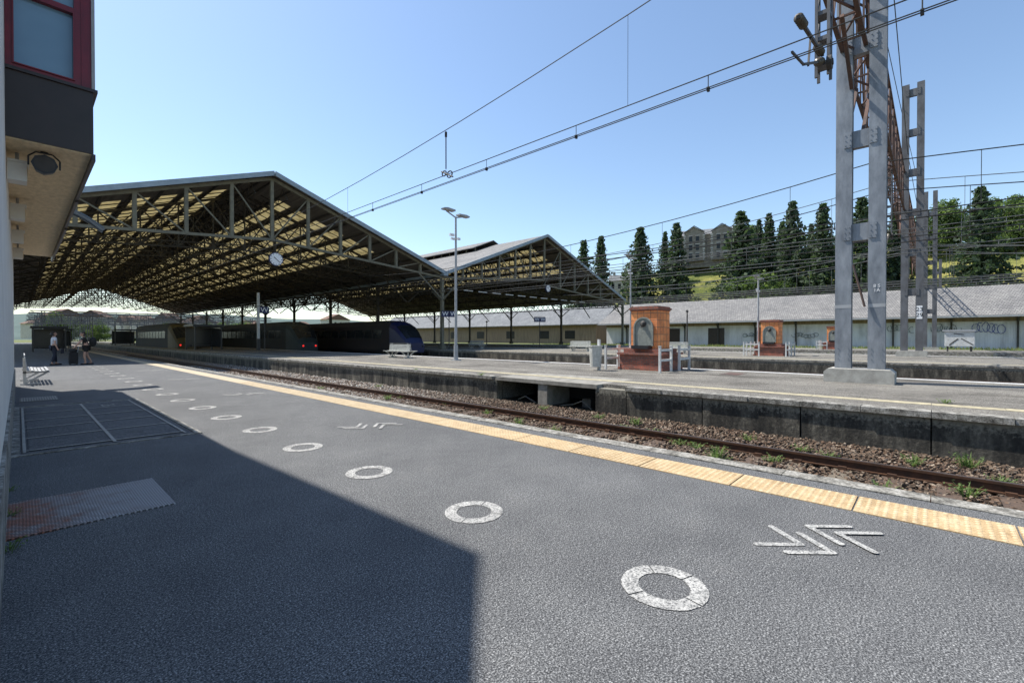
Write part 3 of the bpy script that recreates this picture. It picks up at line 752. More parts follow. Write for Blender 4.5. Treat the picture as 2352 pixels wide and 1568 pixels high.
# ------------------------------------------------------------------ FOUNTAINS
fo=thing('drinking_fountain',(18.0,8.7,P2),'orange tiled fountain pillar with arched grey niche on brick plinth','fountain','tiled fountain pillars')
b=MB(); b.box(-.98,-.98,0,.98,.98,.10); b.box(-.92,-.92,.10,.92,.92,.62); b.box(-1.0,-1.0,.62,1.0,1.0,.70); b.box(-.80,-.80,.70,.80,.80,.86); b.obj('plinth','brick',fo)
MB().box(-.58,-.58,.86,.58,.58,2.42).obj('pillar','tile',fo)
b=MB(); b.box(-.61,-.61,2.42,.61,.61,2.47); b.box(-.65,-.65,2.47,.65,.65,2.54); b.box(-.60,-.60,2.54,.60,.60,2.60); b.obj('cap','brick',fo)
arch=[(-.42,.98),(.42,.98),(.42,1.72)]+[(.42*math.cos(R(a)),1.72+.42*math.sin(R(a))) for a in range(15,180,15)]+[(-.42,1.72)]
MB().prism(arch,'x',-.63,-.581).obj('niche','niche',fo)
ib=MB(); 
outer=[(.42,.98),(.42,1.72)]+[(.42*math.cos(R(a)),1.72+.42*math.sin(R(a))) for a in range(15,180,15)]+[(-.42,1.72),(-.42,.98)]
for p,q in zip(outer[:-1],outer[1:]): ib.beam((-.645,p[0]*.96,p[1]-.01),(-.645,q[0]*.96,q[1]-.01),.05,.055)
ib.obj('niche_rim','niche',fo)
b=MB(); b.cyl((-.66,0,1.88),(-.631,0,1.88),.13,16); b.ball((-.69,0,1.88),.085,sc=(.7,1,1.1)); b.ball((-.73,0,1.84),.04); b.obj('lion_mask','darksteel',fo,True)
MB().tube([(-.70,0,1.80),(-.82,0,1.78),(-.84,0,1.70)],.018,8).obj('spout','darksteel',fo)
b=MB(); b.box(-.98,-.36,.86,-.60,.36,.90); b.box(-.98,-.36,.90,-.93,.36,1.0); b.box(-.93,-.36,.90,-.60,-.31,1.0); b.box(-.93,.31,.90,-.60,.36,1.0); b.obj('basin','black',fo)
x2,y2=atX(1772,37.5); dup(fo,(x2,y2,P2)); x3,y3=atX(1915,63); dup(fo,(x3,y3,P2))
ba=thing('white_barrier',(16.7,7.45,P2),'low white post and rail barrier beside a fountain','barrier','white barriers around the fountains')
for x in (-.5,.5):
    b=MB(); b.box(x-.04,-.04,0,x+.04,.04,.98); b.box(x-.05,-.05,.98,x+.05,.05,1.01); b.obj('post','white',ba)
for z in (.80,.42): MB().box(-.46,-.025,z,.46,.025,z+.08).obj('rail','white',ba)
for (fx,fy) in ((18.0,8.7),(x2,y2),(x3,y3)):
    for (dx,dy,r_) in ((-.9,1.3,0),(.35,-1.3,0),(-1.75,.9,90),(.3,1.35,0),(-1.3,-1.3,0)):
        if fx==18.0 and dx in (-1.3,-1.75):continue
        dup(ba,(fx+dx,fy+dy,P2),R(r_))
bi=thing('litter_bin',(15.75,9.95,P2),'white slotted litter bin stand beside the fountain','litter bin')
b=MB(); b.cyl((0,0,.15),(0,0,.95),.22,14,.26); b.obj('bin_body','bench',bi); MB().cyl((0,0,.95),(0,0,1.0),.28,14).obj('lid','bench',bi); b=MB(); b.box(.2,-.05,0,.3,.05,1.25); b.obj('post','white',bi)

# ------------------------------------------------------------------ STREET LAMPS
lp=thing('platform_lamp',(17.2,20.3,P2),'tall grey platform lamp post with two flat heads','lamp post','platform lamp posts')
b=MB(); b.cyl((0,0,0),(0,0,.9),.13,12,.12); b.cyl((0,0,.9),(0,0,8.3),.085,12,.055); b.box(-.22,-.22,0,.22,.22,.04); b.obj('post','grey',lp)
b=MB(); b.beam((0,0,8.25),(-.62,.1,8.55),.06,.06); b.beam((0,0,8.25),(.62,-.1,8.40),.06,.06); b.obj('arm','grey',lp)
for s,z in ((-1,8.58),(1,8.42)):
    b=MB(); b.prism([(s*.15,z-.02),(s*.15,z+.07),(s*.7,z+.10),(s*.95,z+.05),(s*.93,z-.02)],'y',-.17,.17); b.obj('lamp_head','grey',lp)
for bx in ((-.45,-.06,7.15,-.15,.06,7.28),(-.35,-.06,6.95,-.08,.06,7.06),(.1,-.05,7.0,.32,.05,7.12)): MB().box(*bx).obj('camera_box','signwhite',lp)
dup(lp,(37.,atX(1448,37.)[1],P2)); dup(lp,(37.5,atX(1741,37.5)[1],P2),0,(1,1,.68))
lq=MB(); lq.cyl((0,0,0),(0,0,5.2),.09,8,.07); lq.box(-.25,-.05,4.9,.25,.05,5.1)
for i,(px,X) in enumerate(((1578,52),(1483,60),(1118,60))):
    if i==0: q0=lq.obj('track_pole','darksteel')
    else: q0=q0.copy(); COL.objects.link(q0)
    q0.location=(X,atX(px,X)[1],P2-.7); tag(q0,'slim dark steel pole beside the tracks','pole','dark poles by the tracks')

# ------------------------------------------------------------------ CATENARY MASTS
def mast(loc,top,label,mat='galv',band=True):
    t=thing('catenary_mast',loc,label,'catenary mast','catenary gantry masts')
    for yy in (-.395,.395):
        b=MB()
        b.box(-.16,yy-.20,.40,-.13,yy+.20,top); b.box(.13,yy-.20,.40,.16,yy+.20,top); b.box(-.13,yy-.17,.40,.13,yy-.14,top) ; b.box(-.13,yy+.14,.40,.13,yy+.17,top)
        b.obj('leg',mat,t)
    z=4.2
    while z<top-.5:
        b=MB(); b.box(-.10,-.195,z,.10,.195,z+.50)
        for yy in (-.30,.30): b.box(-.185,yy-.09,z+.02,-.161,yy+.09,z+.48)
        for yy in (-.36,-.25,.25,.36):
            for zz in (.1,.25,.4): b.cyl((-.20,yy,z+zz),(-.185,yy,z+zz),.016,6)
        b.obj('cross_plate',mat,t)
        z+=2.75
    b=MB()
    for yy in (-.395,.395):
        for zz in (.7,.85,1.0): 
            for d in (-.12,.12): b.cyl((-.18,yy+d,zz),(-.16,yy+d,zz),.016,6)
    b.obj('bolts',mat,t)
    b=MB(); b.prism([(-.82,0),(.82,0),(.82,.30),(.72,.40),(-.72,.40),(-.82,.30)],'x',-.55,.55); b.obj('concrete_base','conc',t)
    if band:
        for yy in (-.395,.395): MB().box(-.164,yy-.203,2.2,-.160,yy+.203,2.30).obj('painted_band','grey',t)
    return t
m1=mast((17.0,1.58,P2),19,'twin-leg galvanised steel catenary mast on concrete foot')
text('number_plate','8 S\n1A',.13,'signwhite',m1,(-.166,-.40,2.75),(R(90),0,R(-90)))
m2=mast((42.,1.04,P2),18.8,'weathered grey twin-leg catenary mast with white number plate','galv2',False)
MB().box(-.17,-.55,2.6,-.166,-.25,3.5).obj('number_plate','signwhite',m2)
text('plate_number','23\n29',.38,'black',m2,(-.175,-.40,3.05),(R(90),0,R(-90)))
m3=mast((70.,.2,0),18.0,'weathered grey twin-leg catenary mast','galv2',False)
m4=mast((108.,-.6,0),15.0,'weathered grey twin-leg catenary mast','galv2',False)
b=MB(); b.cyl((0,0,0),(0.06,.28,1.25),.03,8); so2=b.obj('warning_rod',['rust']); so2.location=(16.75,1.45,2.4); tag(so2,'short red and white rod leaning on the mast','rod')
gb=thing('gantry_beam',(42,1.5,10),'rusty lattice gantry beam spanning the tracks','gantry')
def lat(p0,p1,h,w,step,bb,th=.10):
    p0=Vector(p0);p1=Vector(p1);d=p1-p0;L=d.length;d.normalize(); sd=Vector((-d.y,d.x,0))*w/2; up=Vector((0,0,h))
    for s in (-1,1):
        for k in (0,1): bb.beam(p0+sd*s+up*k,p1+sd*s+up*k,th,th)
    n=int(L/step)
    for i in range(n):
        a=p0+d*(i*step); c=p0+d*((i+1)*step)
        for s in (-1,1):
            bb.beam(a+sd*s,(c+sd*s)+up,.05,.07) if i%2 else bb.beam(a+sd*s+up,c+sd*s,.05,.07)
            bb.beam(a+sd*s,a+sd*s+up,.05,.05)
        for k in (0,1):
            (bb.beam(a-sd+up*k,c+sd+up*k,.05,.05) if i%2 else bb.beam(a+sd+up*k,c-sd+up*k,.05,.05)); bb.beam(a-sd+up*k,a+sd+up*k,.05,.05)
b=MB(); lat((8.5,1.75,10.0),(42,1.75,10.4),2.6,.55,1.3,b); lat((42,1.75,10.4),(112,1.3,10.8),2.6,.55,1.6,b)
b.obj('lattice','rust',gb,world=True)
b=MB()
for X in (42,70,108):
    for s in (-1,1): b.beam((X,1.75,8.6),(X+s*2.4,1.75,10.5),.10,.10)
for dy in (1.55,1.95): b.beam((17.1,dy,7.6),(19.6,dy,10.0),.09,.11)
b.beam((16.9,1.8,8.9),(14.8,1.8,10.0),.09,.11)
b.obj('knee_brace','rust',gb,world=True)
hg=thing('catenary_bracket',(10.9,1.62,6.65),'hanging steel catenary bracket with insulator arms','catenary bracket','catenary brackets under the gantry')
b=MB(); 
for dx in (-.13,.13):
    for dy in (-.10,.10): b.beam((dx,dy,0),(dx,dy,4.7),.05,.05)
for k in range(9):
    z=.25+k*.5
    for dy in (-.10,.10): b.beam((-.13,dy,z),(.13,dy,z+.45),.03,.05)
    b.box(-.13,-.12,z-.04,.13,.12,z+.04)
b.obj('hanger','galv2',hg)
b=MB(); b.beam((-.1,0,.42),(-2.35,0,.02),.05,.05); b.beam((-.1,0,.30),(-1.9,0,-.55),.04,.04); b.beam((-1.9,0,-.55),(-2.75,0,-.73),.03,.03); b.beam((-1.3,0,.2),(-1.5,0,-.40),.03,.03); b.obj('arm','darksteel',hg)
for (p,q) in (((-.30,0,.385),(-.66,0,.32)),((-1.92,0,.10),(-2.28,0,.033)),((-.30,0,.21),(-.60,0,.06))):
    b=MB(); P,Q=Vector(p),Vector(q)
    for k in range(5):
        c=P.lerp(Q,k/4); b.cyl(c,c+(Q-P).normalized()*.02,.075,12,.03)
    b.obj('insulator','insul',hg,True)
b=MB(); b.cyl((-.20,-.17,.18),(-.20,-.09,.18),.13,16); b.cyl((-.20,-.19,.18),(-.20,-.17,.18),.06,12); b.obj('tension_wheel','darksteel',hg)
for X in (24.9,31.2,51.,56.): dup(hg,(X,1.7,6.65))

# ------------------------------------------------------------------ OVERHEAD WIRES
def catenary(X,rw,ysup=1.6,span=46.8,zc=5.85,zm=6.75,zs=8.2,y0=-45,y1=160,mat='wire'):
    t=thing('overhead_wire',(X,ysup,5),'dark overhead catenary wires running along a track','overhead wire','overhead line wires')
    def zmm(y):
        k=math.floor((y-ysup)/span); yy=(y-ysup-k*span)/span-.5
        return zm+(zs-zm)*4*yy*yy
    b=MB(); pts=[]; y=y0
    while y<=y1: pts.append((X,y,zmm(y))); y+=2.6
    b.tube(pts,rw); b.obj('messenger_wire',mat,t,world=True)
    b=MB(); b.tube([(X,y0,zc+.23),(X,y1,zc+.23)],rw); b.obj('auxiliary_wire',mat,t,world=True)
    for dx in (-.03,.03): MB().tube([(X+dx,y0,zc),(X+dx,y1,zc)],rw*.9).obj('contact_wire',mat,t,world=True)
    b=MB(); y=4.45-5.65*8
    while y<y1:
        b.tube([(X,y,zmm(y)),(X,y,zc+.23)],rw*.45,4)
        y+=5.65
    y=2.9-2.78*16
    while y<y1:
        b.tube([(X,y,zc+.23),(X,y,zc-.04)],rw*.8,4); b.box(X-.03,y-.02,zc-.05,X+.03,y+.02,zc+.02); y+=2.78
    b.obj('dropper',mat,t,world=True)
    return t
catenary(8.2,.0105)
catenary(22.2,.021); catenary(28.4,.024,zs=8.6,zc=6.0); catenary(36.5,.024,zs=9.2,zc=6.6,zm=7.4,y1=38,mat='wirel')
catenary(48.5,.028,y1=38,mat='wirel'); catenary(53.5,.03,y1=38,zs=9.6,zm=7.8,mat='wirel'); catenary(60,.03,y1=38,zs=10.8,zm=8.6,zc=6.6,mat='wirel')
catenary(75,.035,y1=38,zs=12.5,zm=9.6,zc=8.2,mat='wirel'); catenary(33.,.022,zs=10.2,zc=7.2,zm=8.3,y1=38,mat='wirel')
iv=thing('wire_insulator',(8.2,10.1,5.9),'dark insulator coupling hanging on the overhead wire','wire insulator')
b=MB(); b.cyl((0,0,.35),(0,0,1.38),.016,8); 
for k in range(5): b.cyl((0,0,1.25+k*.03),(0,0,1.265+k*.03),.035,10)
b.obj('rod','darksteel',iv)
b=MB(); 
for a in range(0,360,30): b.beam((0,-.16+.11*math.cos(R(a)),.16+.09*math.sin(R(a))),(0,-.16+.11*math.cos(R(a+30)),.16+.09*math.sin(R(a+30))),.025,.025)
for a in range(0,360,30): b.beam((0,.08+.09*math.cos(R(a)),.24+.07*math.sin(R(a))),(0,.08+.09*math.cos(R(a+30)),.24+.07*math.sin(R(a+30))),.025,.025)
b.cyl((0,-.3,.06),(0,.2,.32),.02,8); b.obj('clamp','black',iv)
cw=thing('cross_span_wire',(40,1.6,9),'cross span wires between the gantry masts','cross span wire')
b=MB(); b.tube([(17,2.3,18),(42,1.7,17.6),(70,.9,17)],.02); b.tube([(17,1.2,16),(42,1.3,14.2),(70,.9,13.5)],.02)
b.obj('wire','wire',cw,world=True)
fg=thing('distant_gantry',(0,176,0),'steel portal gantry carrying wires beyond the train shed','gantry','portal gantries beyond the shed')
b=MB(); lat((2,0,7.4),(62,0,7.4),1.3,.8,2.5,b,.22); b.obj('lattice','galv2',fg)
for x in (4.5,14,33,60):
    b=MB()
    for dx in (-.3,.3): b.beam((x+dx,0,-.5),(x+dx,0,8.8),.20,.20)
    for z in range(0,8): b.beam((x-.3,0,z),(x+.3,0,z+.8),.10,.10)
    b.obj('leg','galv2',fg)
b=MB()
for x in (8,12,22,28,40,48):
    b.beam((x,0,7.4),(x,0,5.2),.14,.14); b.beam((x,0,6.8),(x-1.2,0,5.7),.10,.10); b.box(x-.2,-.2,6.0,x+.2,.2,6.5)
b.obj('hanger','galv2',fg)
for y,s in ((190,1),(204,.85),(218,1.1),(236,.9),(256,1.15),(280,1)): dup(fg,(0,y,0),0,(1,1,s))
random.seed(5)
for i in range(30):
    x=random.uniform(12,230); y=random.uniform(330,480)
    if i==0:
        tb=thing('town_building',(x,y,-.6),'pale distant town building with pitched roof','building','distant town buildings')
        MB().box(-6,-5,0,6,5,7).obj('wall','cream',tb); MB().prism([(-6.6,7),(0,10),(6.6,7)],'y',-5.4,5.4).obj('roof','rooftile',tb)
        b=MB()
        for k in range(4):
            for z in (1.2,4.2): b.box(-5+k*2.8,-5.06,z,-4+k*2.8,-5.01,z+1.5)
        b.obj('window','dglass',tb)
    else: dup(tb,(x,y,random.uniform(-.6,5)),random.uniform(0,3),(random.uniform(.8,1.8),1,random.uniform(.7,1.6)))

# ------------------------------------------------------------------ TRAINS
def train(loc,L,c1,c2,label,lamps=True,group='trains standing in the shed'):
    t=thing('train',loc,label,'train',group)
    def sec(y,hw,z0,z1,rr):
        return [(x,y,z) for x,z in [(-hw*.92,z0),(hw*.92,z0),(hw,z0+.3),(hw,z1-rr),(hw*.86,z1-rr*.3),(hw*.45,z1),(-hw*.45,z1),(-hw*.86,z1-rr*.3),(-hw,z1-rr),(-hw,z0+.3)]]
    S=[sec(0,.95,.35,1.35,.3),sec(.5,1.15,.3,1.9,.4),sec(1.2,1.3,.3,2.6,.5),sec(2.0,1.38,.3,3.25,.6),sec(3.0,1.43,.3,3.65,.6),sec(4.2,1.45,.3,3.8,.6),sec(L,1.45,.3,3.8,.6)]
    v=[p for s in S for p in s]; n=10; f=[]; mi=[]
    for i in range(len(S)-1):
        for k in range(n): f.append((i*n+k,(i+1)*n+k,(i+1)*n+(k+1)%n,i*n+(k+1)%n)); mi.append(1 if i>=4 else 0)
    f.append(tuple(range(n))); mi.append(0); f.append(tuple(range(len(v)-1,len(v)-n-1,-1))); mi.append(0)
    b=MB(); b.add(v,f); b.m=mi; b.obj('body',[c1,c2],t)
    b=MB()
    for i in (1,2):
        a,c=S[i],S[i+1]
        for k in (4,5,6):
            q=[Vector(a[k]),Vector(c[k]),Vector(c[k+1]),Vector(a[k+1])]; b.add([p+Vector((0,-.03,.02)) for p in q],[(0,1,2,3)])
    b.obj('windscreen','dglass',t)
    for s in (-1,1):
        b=MB(); y=4.5
        while y<L-2: b.box(s*1.455-.01,y,1.85,s*1.455+.01,y+1.7,2.75); y+=2.0
        b.obj('side_window','dglass',t)
        MB().cyl((s*.7,-.02,1.0),(s*.7,.03,1.0),.10,10).obj('tail_lamp','redlamp' if lamps else 'dglass',t)
    b=MB(); y=4
    while y<L: b.box(-1.1,y,-.1,1.1,y+2.4,.3); y+=9
    b.obj('bogie','black',t)
    return t
train((28.4,39.8,-.42),60,'trainblue','traindark','dark blue regional train with a sloping nose under the shed',False)
train((22.2,51.5,-.42),60,'traingreen','traingrey','dark silver and teal regional train under the shed')
train((14.2,68,-.42),26,'trainyel','traingrey','grey regional train with lit red tail lamps under the shed')
ks=thing('platform_shelter',(13.6,58,P2),'dark steel and glass shelter on the shaded platform','shelter','shelters in the train shed')
b=MB(); b.box(-1.4,-2,2.5,1.4,2,2.7); 
for x in (-1.2,1.2):
    for y in (-1.8,1.8): b.box(x-.05,y-.05,0,x+.05,y+.05,2.5)
b.obj('frame','black',ks); b=MB(); b.box(-1.15,1.78,.3,1.15,1.81,2.4); b.box(1.19,-1.75,.3,1.21,1.75,2.4); b.obj('glass_panel','dglass',ks); MB().box(-.8,.8,.4,.8,1.3,.5).obj('seat','darksteel',ks)
for (x,y) in ((18.,75),(11.9,100),(3.6,88),(2.2,70)): dup(ks,(x,y,P2 if x>8 else 0))

# ------------------------------------------------------------------ WAREHOUSE
wh=thing('warehouse',(88,0,0),'long low goods warehouse with grey slate roof and graffiti','warehouse')
MB().box(85,-70,0,100,51,4.4).obj('wall','clad',wh,world=True)
MB().box(84.9,-70,3.6,85,51,4.3).obj('timber_band','wood',wh,world=True)
b=MB(); pr=[(83.2,4.35),(92.3,8.8),(101.5,4.35),(101.5,4.2),(92.3,8.6),(83.2,4.2)]
b.prism(pr,'y',-71,52); b.obj('roof','slate',wh,world=True)
for y in range(-20,52,6):
    b=MB(); b.box(84.7,y,0,84.88,y+.2,4.2); b.beam((84.7,y+.1,3.2),(83.4,y+.1,4.25),.12,.12); b.obj('timber_post','darksteel',wh,world=True)
MB().box(83.05,-71,4.1,83.2,52,4.3).obj('gutter','grey',wh,world=True)
for px in (1645,1545,2400,1755):
    x,y=atX(px,85); MB().box(84.92,y-1.4,0.05,84.96,y+1.4,3.2).obj('door','brownpaint',wh,world=True)
def scribble(yc,w,h,z,mat,th=.07,seed=1):
    rs=random.Random(seed); b=MB(); n=max(3,int(w/.42))
    for k in range(n):
        cx=yc+w/2-w*(k+.5)/n; typ=rs.randint(0,3); pts=[]
        for i in range(14):
            a=i/13*6.28*(.95 if typ<2 else .62)+typ*1.4
            pts.append((84.88-.0008*k,cx+math.cos(a)*w/n*.75*rs.uniform(.9,1.1),z+math.sin(a)*h/2*rs.uniform(.75,1.1)+.15*math.sin(k)))
        for i,(p,q) in enumerate(zip(pts[:-1],pts[1:])):
            b.beam((p[0]-.001*i,p[1],p[2]),(q[0]-.001*i,q[1],q[2]),.02,th)
    b.obj('graffiti',mat,wh,world=True)
for i,(pa,pb,y_,hh,mt,th) in enumerate(((2235,2305,753,1.2,'graf',.065),(2040,2100,755,.9,'graf2',.06),(2140,2205,754,1.2,'graf2',.06),(1708,1738,770,.6,'graf2',.07),(1820,1878,770,.6,'graf2',.06))):
    ya=atX(pa,85)[1]; yb=atX(pb,85)[1]; scribble((ya+yb)/2,abs(ya-yb),hh,zat((pa+pb)/2,y_,85),mt,th,i+3)
ab=thing('goods_building',(95,90,0),'low timber-clad yard building with grey roof','building')
MB().box(92,58,0,104,150,4.6).obj('wall','wood',ab,world=True); MB().prism([(90.6,4.7),(98,9.2),(105.5,4.7),(105.5,4.5),(98,9.0),(90.6,4.5)],'y',56,152).obj('roof','slate2',ab,world=True)
for y in (64,72,84,96,108): MB().box(91.96,y,1.2,91.99,y+3,3.2).obj('window','dglass',ab,world=True)
cab=thing('electrical_cabinet',(60.5,atX(2203,60.5)[1],P2),'white equipment cabinet on legs with dark markings','cabinet')
MB().box(-.5,-1.0,.5,.5,1.0,1.9).obj('body','white',cab); MB().box(-.6,-1.15,1.9,.6,1.15,2.05).obj('lid','grey',cab)
for y in (-.8,.8): MB().box(-.4,y-.06,0,.4,y+.06,.5).obj('leg','darksteel',cab)
b=MB(); b.beam((-.51,-.9,.65),(-.51,-.1,1.25),.01,.07); b.beam((-.51,.7,.6),(-.51,.1,1.2),.01,.10); b.beam((-.51,-.3,1.6),(-.51,.4,1.7),.01,.08); b.obj('dark_marking','darksteel',cab)

# ------------------------------------------------------------------ HILL
def sm(t): t=max(0,min(1,t)); return t*t*(3-2*t)
def hz(x,y):
    h=27*sm((x-104)/62)*sm((135-y)/70)
    h+=1.2*math.sin(x*.07+y*.05)*sm((x-104)/30)+.8*math.sin(y*.13)*sm((x-104)/30)
    return h-.3+ (0.05*(x-166) if x>166 else 0)*sm((135-y)/70)
b=MB(); nx,ny=60,90
for i in range(nx):
    for j in range(ny): 
        x=102+i*4; y=-160+j*4; b.v.append((x,y,hz(x,y)))
for i in range(nx-1):
    for j in range(ny-1): b.f.append((i*ny+j,(i+1)*ny+j,(i+1)*ny+j+1,i*ny+j+1)); b.m.append(0)
h=b.obj('hill','hill',smooth=True); tag(h,'grassy hillside rising behind the warehouse','hill',kind='structure')
b=MB(); n=160
for k in range(n+1):
    a=R(-60+200*k/n); 
    for r_,hh in ((640,-1),(760,14+5*math.sin(a*5)+2*math.sin(a*13+1)),(1200,38+10*math.sin(a*3+.6)+4*math.sin(a*9)+2*math.sin(a*31))):
        b.v.append((r_*math.sin(a),r_*math.cos(a),hh))
for k in range(n):
    for j in range(2): b.f.append((k*3+j,(k+1)*3+j,(k+1)*3+j+1,k*3+j+1)); b.m.append(0)
h=b.obj('distant_hill','farhill',smooth=True); tag(h,'low wooded hills on the horizon','hills',kind='structure')

def quad(b,c,s,m,flat=.5):
    n=Vector((random.uniform(-1,1),random.uniform(-1,1),random.uniform(-flat,1))).normalized()
    a=n.orthogonal().normalized(); a.rotate(Matrix.Rotation(random.uniform(0,6.28),3,n)); d=n.cross(a)
    s2=s*random.uniform(.5,1)
    b.add([c-a*s,c-d*s2*.6,c+a*s*.9,c+d*s2],[(0,1,2,3)],m)
def conifer(H,Rm,seed,bare=.06):
    random.seed(seed); t=MB(); t.cyl((0,0,0),(0,0,H*.97),H*.014,8,.03)
    c=MB(); z=H*bare
    while z<H*.985:
        f_=min(1,(z/H)/.18+.45)
        rr=Rm*(1-z/H)**.8*random.uniform(.72,1.12)*f_+.15; nb=8; off=random.uniform(0,6)
        for i in range(nb):
            a=off+6.28*i/nb+random.uniform(-.3,.3); L=rr*random.uniform(.65,1.15)
            e=Vector((math.cos(a),math.sin(a),0))
            t.cyl((0,0,z),e*L+Vector((0,0,z-L*.22)),.05,4,.015,cap=False)
            n=max(3,int(L*1.9))
            for j in range(n):
                s=(j+.6)/n; p=e*L*s+Vector((0,0,z-L*.26*s+L*.10*s*s))
                for q in range(3):
                    quad(c,p+Vector((random.uniform(-.45,.45),random.uniform(-.45,.45),random.uniform(-.5,.15))),random.uniform(.28,.58),0 if random.random()<.62 else 1)
        z+=H*.027
    return t,c
def broad(H,Rm,seed):
    random.seed(seed); t=MB(); t.cyl((0,0,0),(0,0,H*.45),.3,8,.2); c=MB()
    cl=[]
    for i in range(24):
        th=random.uniform(0,6.28); rr=Rm*random.uniform(.2,.9); zz=H*random.uniform(.22,.92); rr*=math.sqrt(max(.1,1-((zz/H-.55)/.5)**2))
        cl.append((Vector((rr*math.cos(th),rr*math.sin(th),zz)),random.uniform(.8,1.9)*Rm/4.5))
    for p,r in cl:
        t.cyl((0,0,H*.35),p,.09,5,.03,cap=False)
        for j in range(int(80*r*r/1.5)+45):
            d=Vector((random.gauss(0,1),random.gauss(0,1),random.gauss(0,1))).normalized()
            quad(c,p+d*r*random.uniform(.5,1.15),random.uniform(.18,.40),0 if (d.z<.1 or random.random()<.35) else 1)
    return t,c
def mktree(kind,H,Rm,seed):
    t,c=(conifer if kind=='c' else broad)(H,Rm,seed)
    return (t.obj('trunk','bark'),c.obj('crown',['pine1','pine2'] if kind=='c' else ['leaf1','leaf2']))
pro=[mktree('c',22,6.0,1),mktree('c',22,4.9,2),mktree('c',22,7.0,3),mktree('b',13,5.2,4),mktree('b',12,6.0,5)]
used=set()
def tree(k,x,y,z,s,label,group):
    e=thing('conifer_tree' if k<3 else 'broadleaf_tree',(x,y,z-.4),label,'tree',group,rot=random.uniform(0,6)); e.scale=(s*random.uniform(.85,1.15),s*random.uniform(.85,1.15),s)
    for o in pro[k]:
        if (k,o.name) in used: n=o.copy(); COL.objects.link(n)
        else: n=o; used.add((k,o.name))
        n.parent=e
random.seed(11)
con=[(1340,548,138),(1380,538,128),(1470,518,125),(1527,528,140),(1553,508,128),(1700,481,128),(1742,500,146),(1765,486,134),(1818,458,130),(1862,510,150),(1888,462,128),(1930,510,146),(1978,448,130),(2055,470,134),(2010,505,150),(2250,422,128),(2100,505,140),(1795,505,150)]
for i,(px,py,X) in enumerate(con):
    x,y=atX(px,X); g0=hz(x,y); zt=zat(px,py,X); H=zt-g0
    tree(i%3 if px!=2250 else 2,x,y,g0,H/22,'tall dark green conifer on the hillside','conifers on the hillside')
bl=[(1680,525,164),(1700,560,156),(1725,520,170),(2150,475,150),(2180,462,152),(2130,500,160),(2300,456,150),(2330,470,148),(2352,450,156),(2400,455,150),(2205,480,158),(1735,625,122),(1655,575,182),(1830,530,172),(1960,515,172),(2060,510,175),(1600,585,182),(1460,600,168),(1900,540,168),(2280,470,160),(1790,560,165),(2100,540,178),(2320,500,165)]
for i,(px,py,X) in enumerate(bl):
    x,y=atX(px,X); g0=hz(x,y); zt=zat(px,py,X); H=max(4,zt-g0)
    tree(3+i%2,x,y,g0,H/12.5,'leafy green broadleaf tree on the hillside','broadleaf trees on the hillside')
for i in range(26):
    y=random.uniform(285,420); x=y*random.uniform(.03,.36)
    tree(3+i%2,x,y,-.6,random.uniform(.7,1.15),'leafy green tree beyond the far end of the yard','trees beyond the railway yard')
for p in pro:
    for o in p:
        if o.parent is None: bpy.data.objects.remove(o)
sbm=MB(); random.seed(21)
for j in range(420):
    d=Vector((random.gauss(0,1),random.gauss(0,1),abs(random.gauss(0,.8)))).normalized(); quad(sbm,Vector((d.x*1.4,d.y*1.4,d.z*1.3))*random.uniform(.5,1.05),random.uniform(.12,.26),0 if random.random()<.5 else 1)
s0=sbm.obj('shrub',['leaf1','leaf2'])
for i in range(40):
    o=s0 if i==0 else s0.copy()
    if i: COL.objects.link(o)
    x=random.uniform(112,158); y=random.uniform(-22,95); o.location=(x,y,hz(x,y)-.3); s=random.uniform(.5,1.4); o.scale=(s,s,s*.9); o.rotation_euler=(0,0,random.uniform(0,6))
    tag(o,'rounded green shrub on the grassy slope','shrub','shrubs on the hillside')

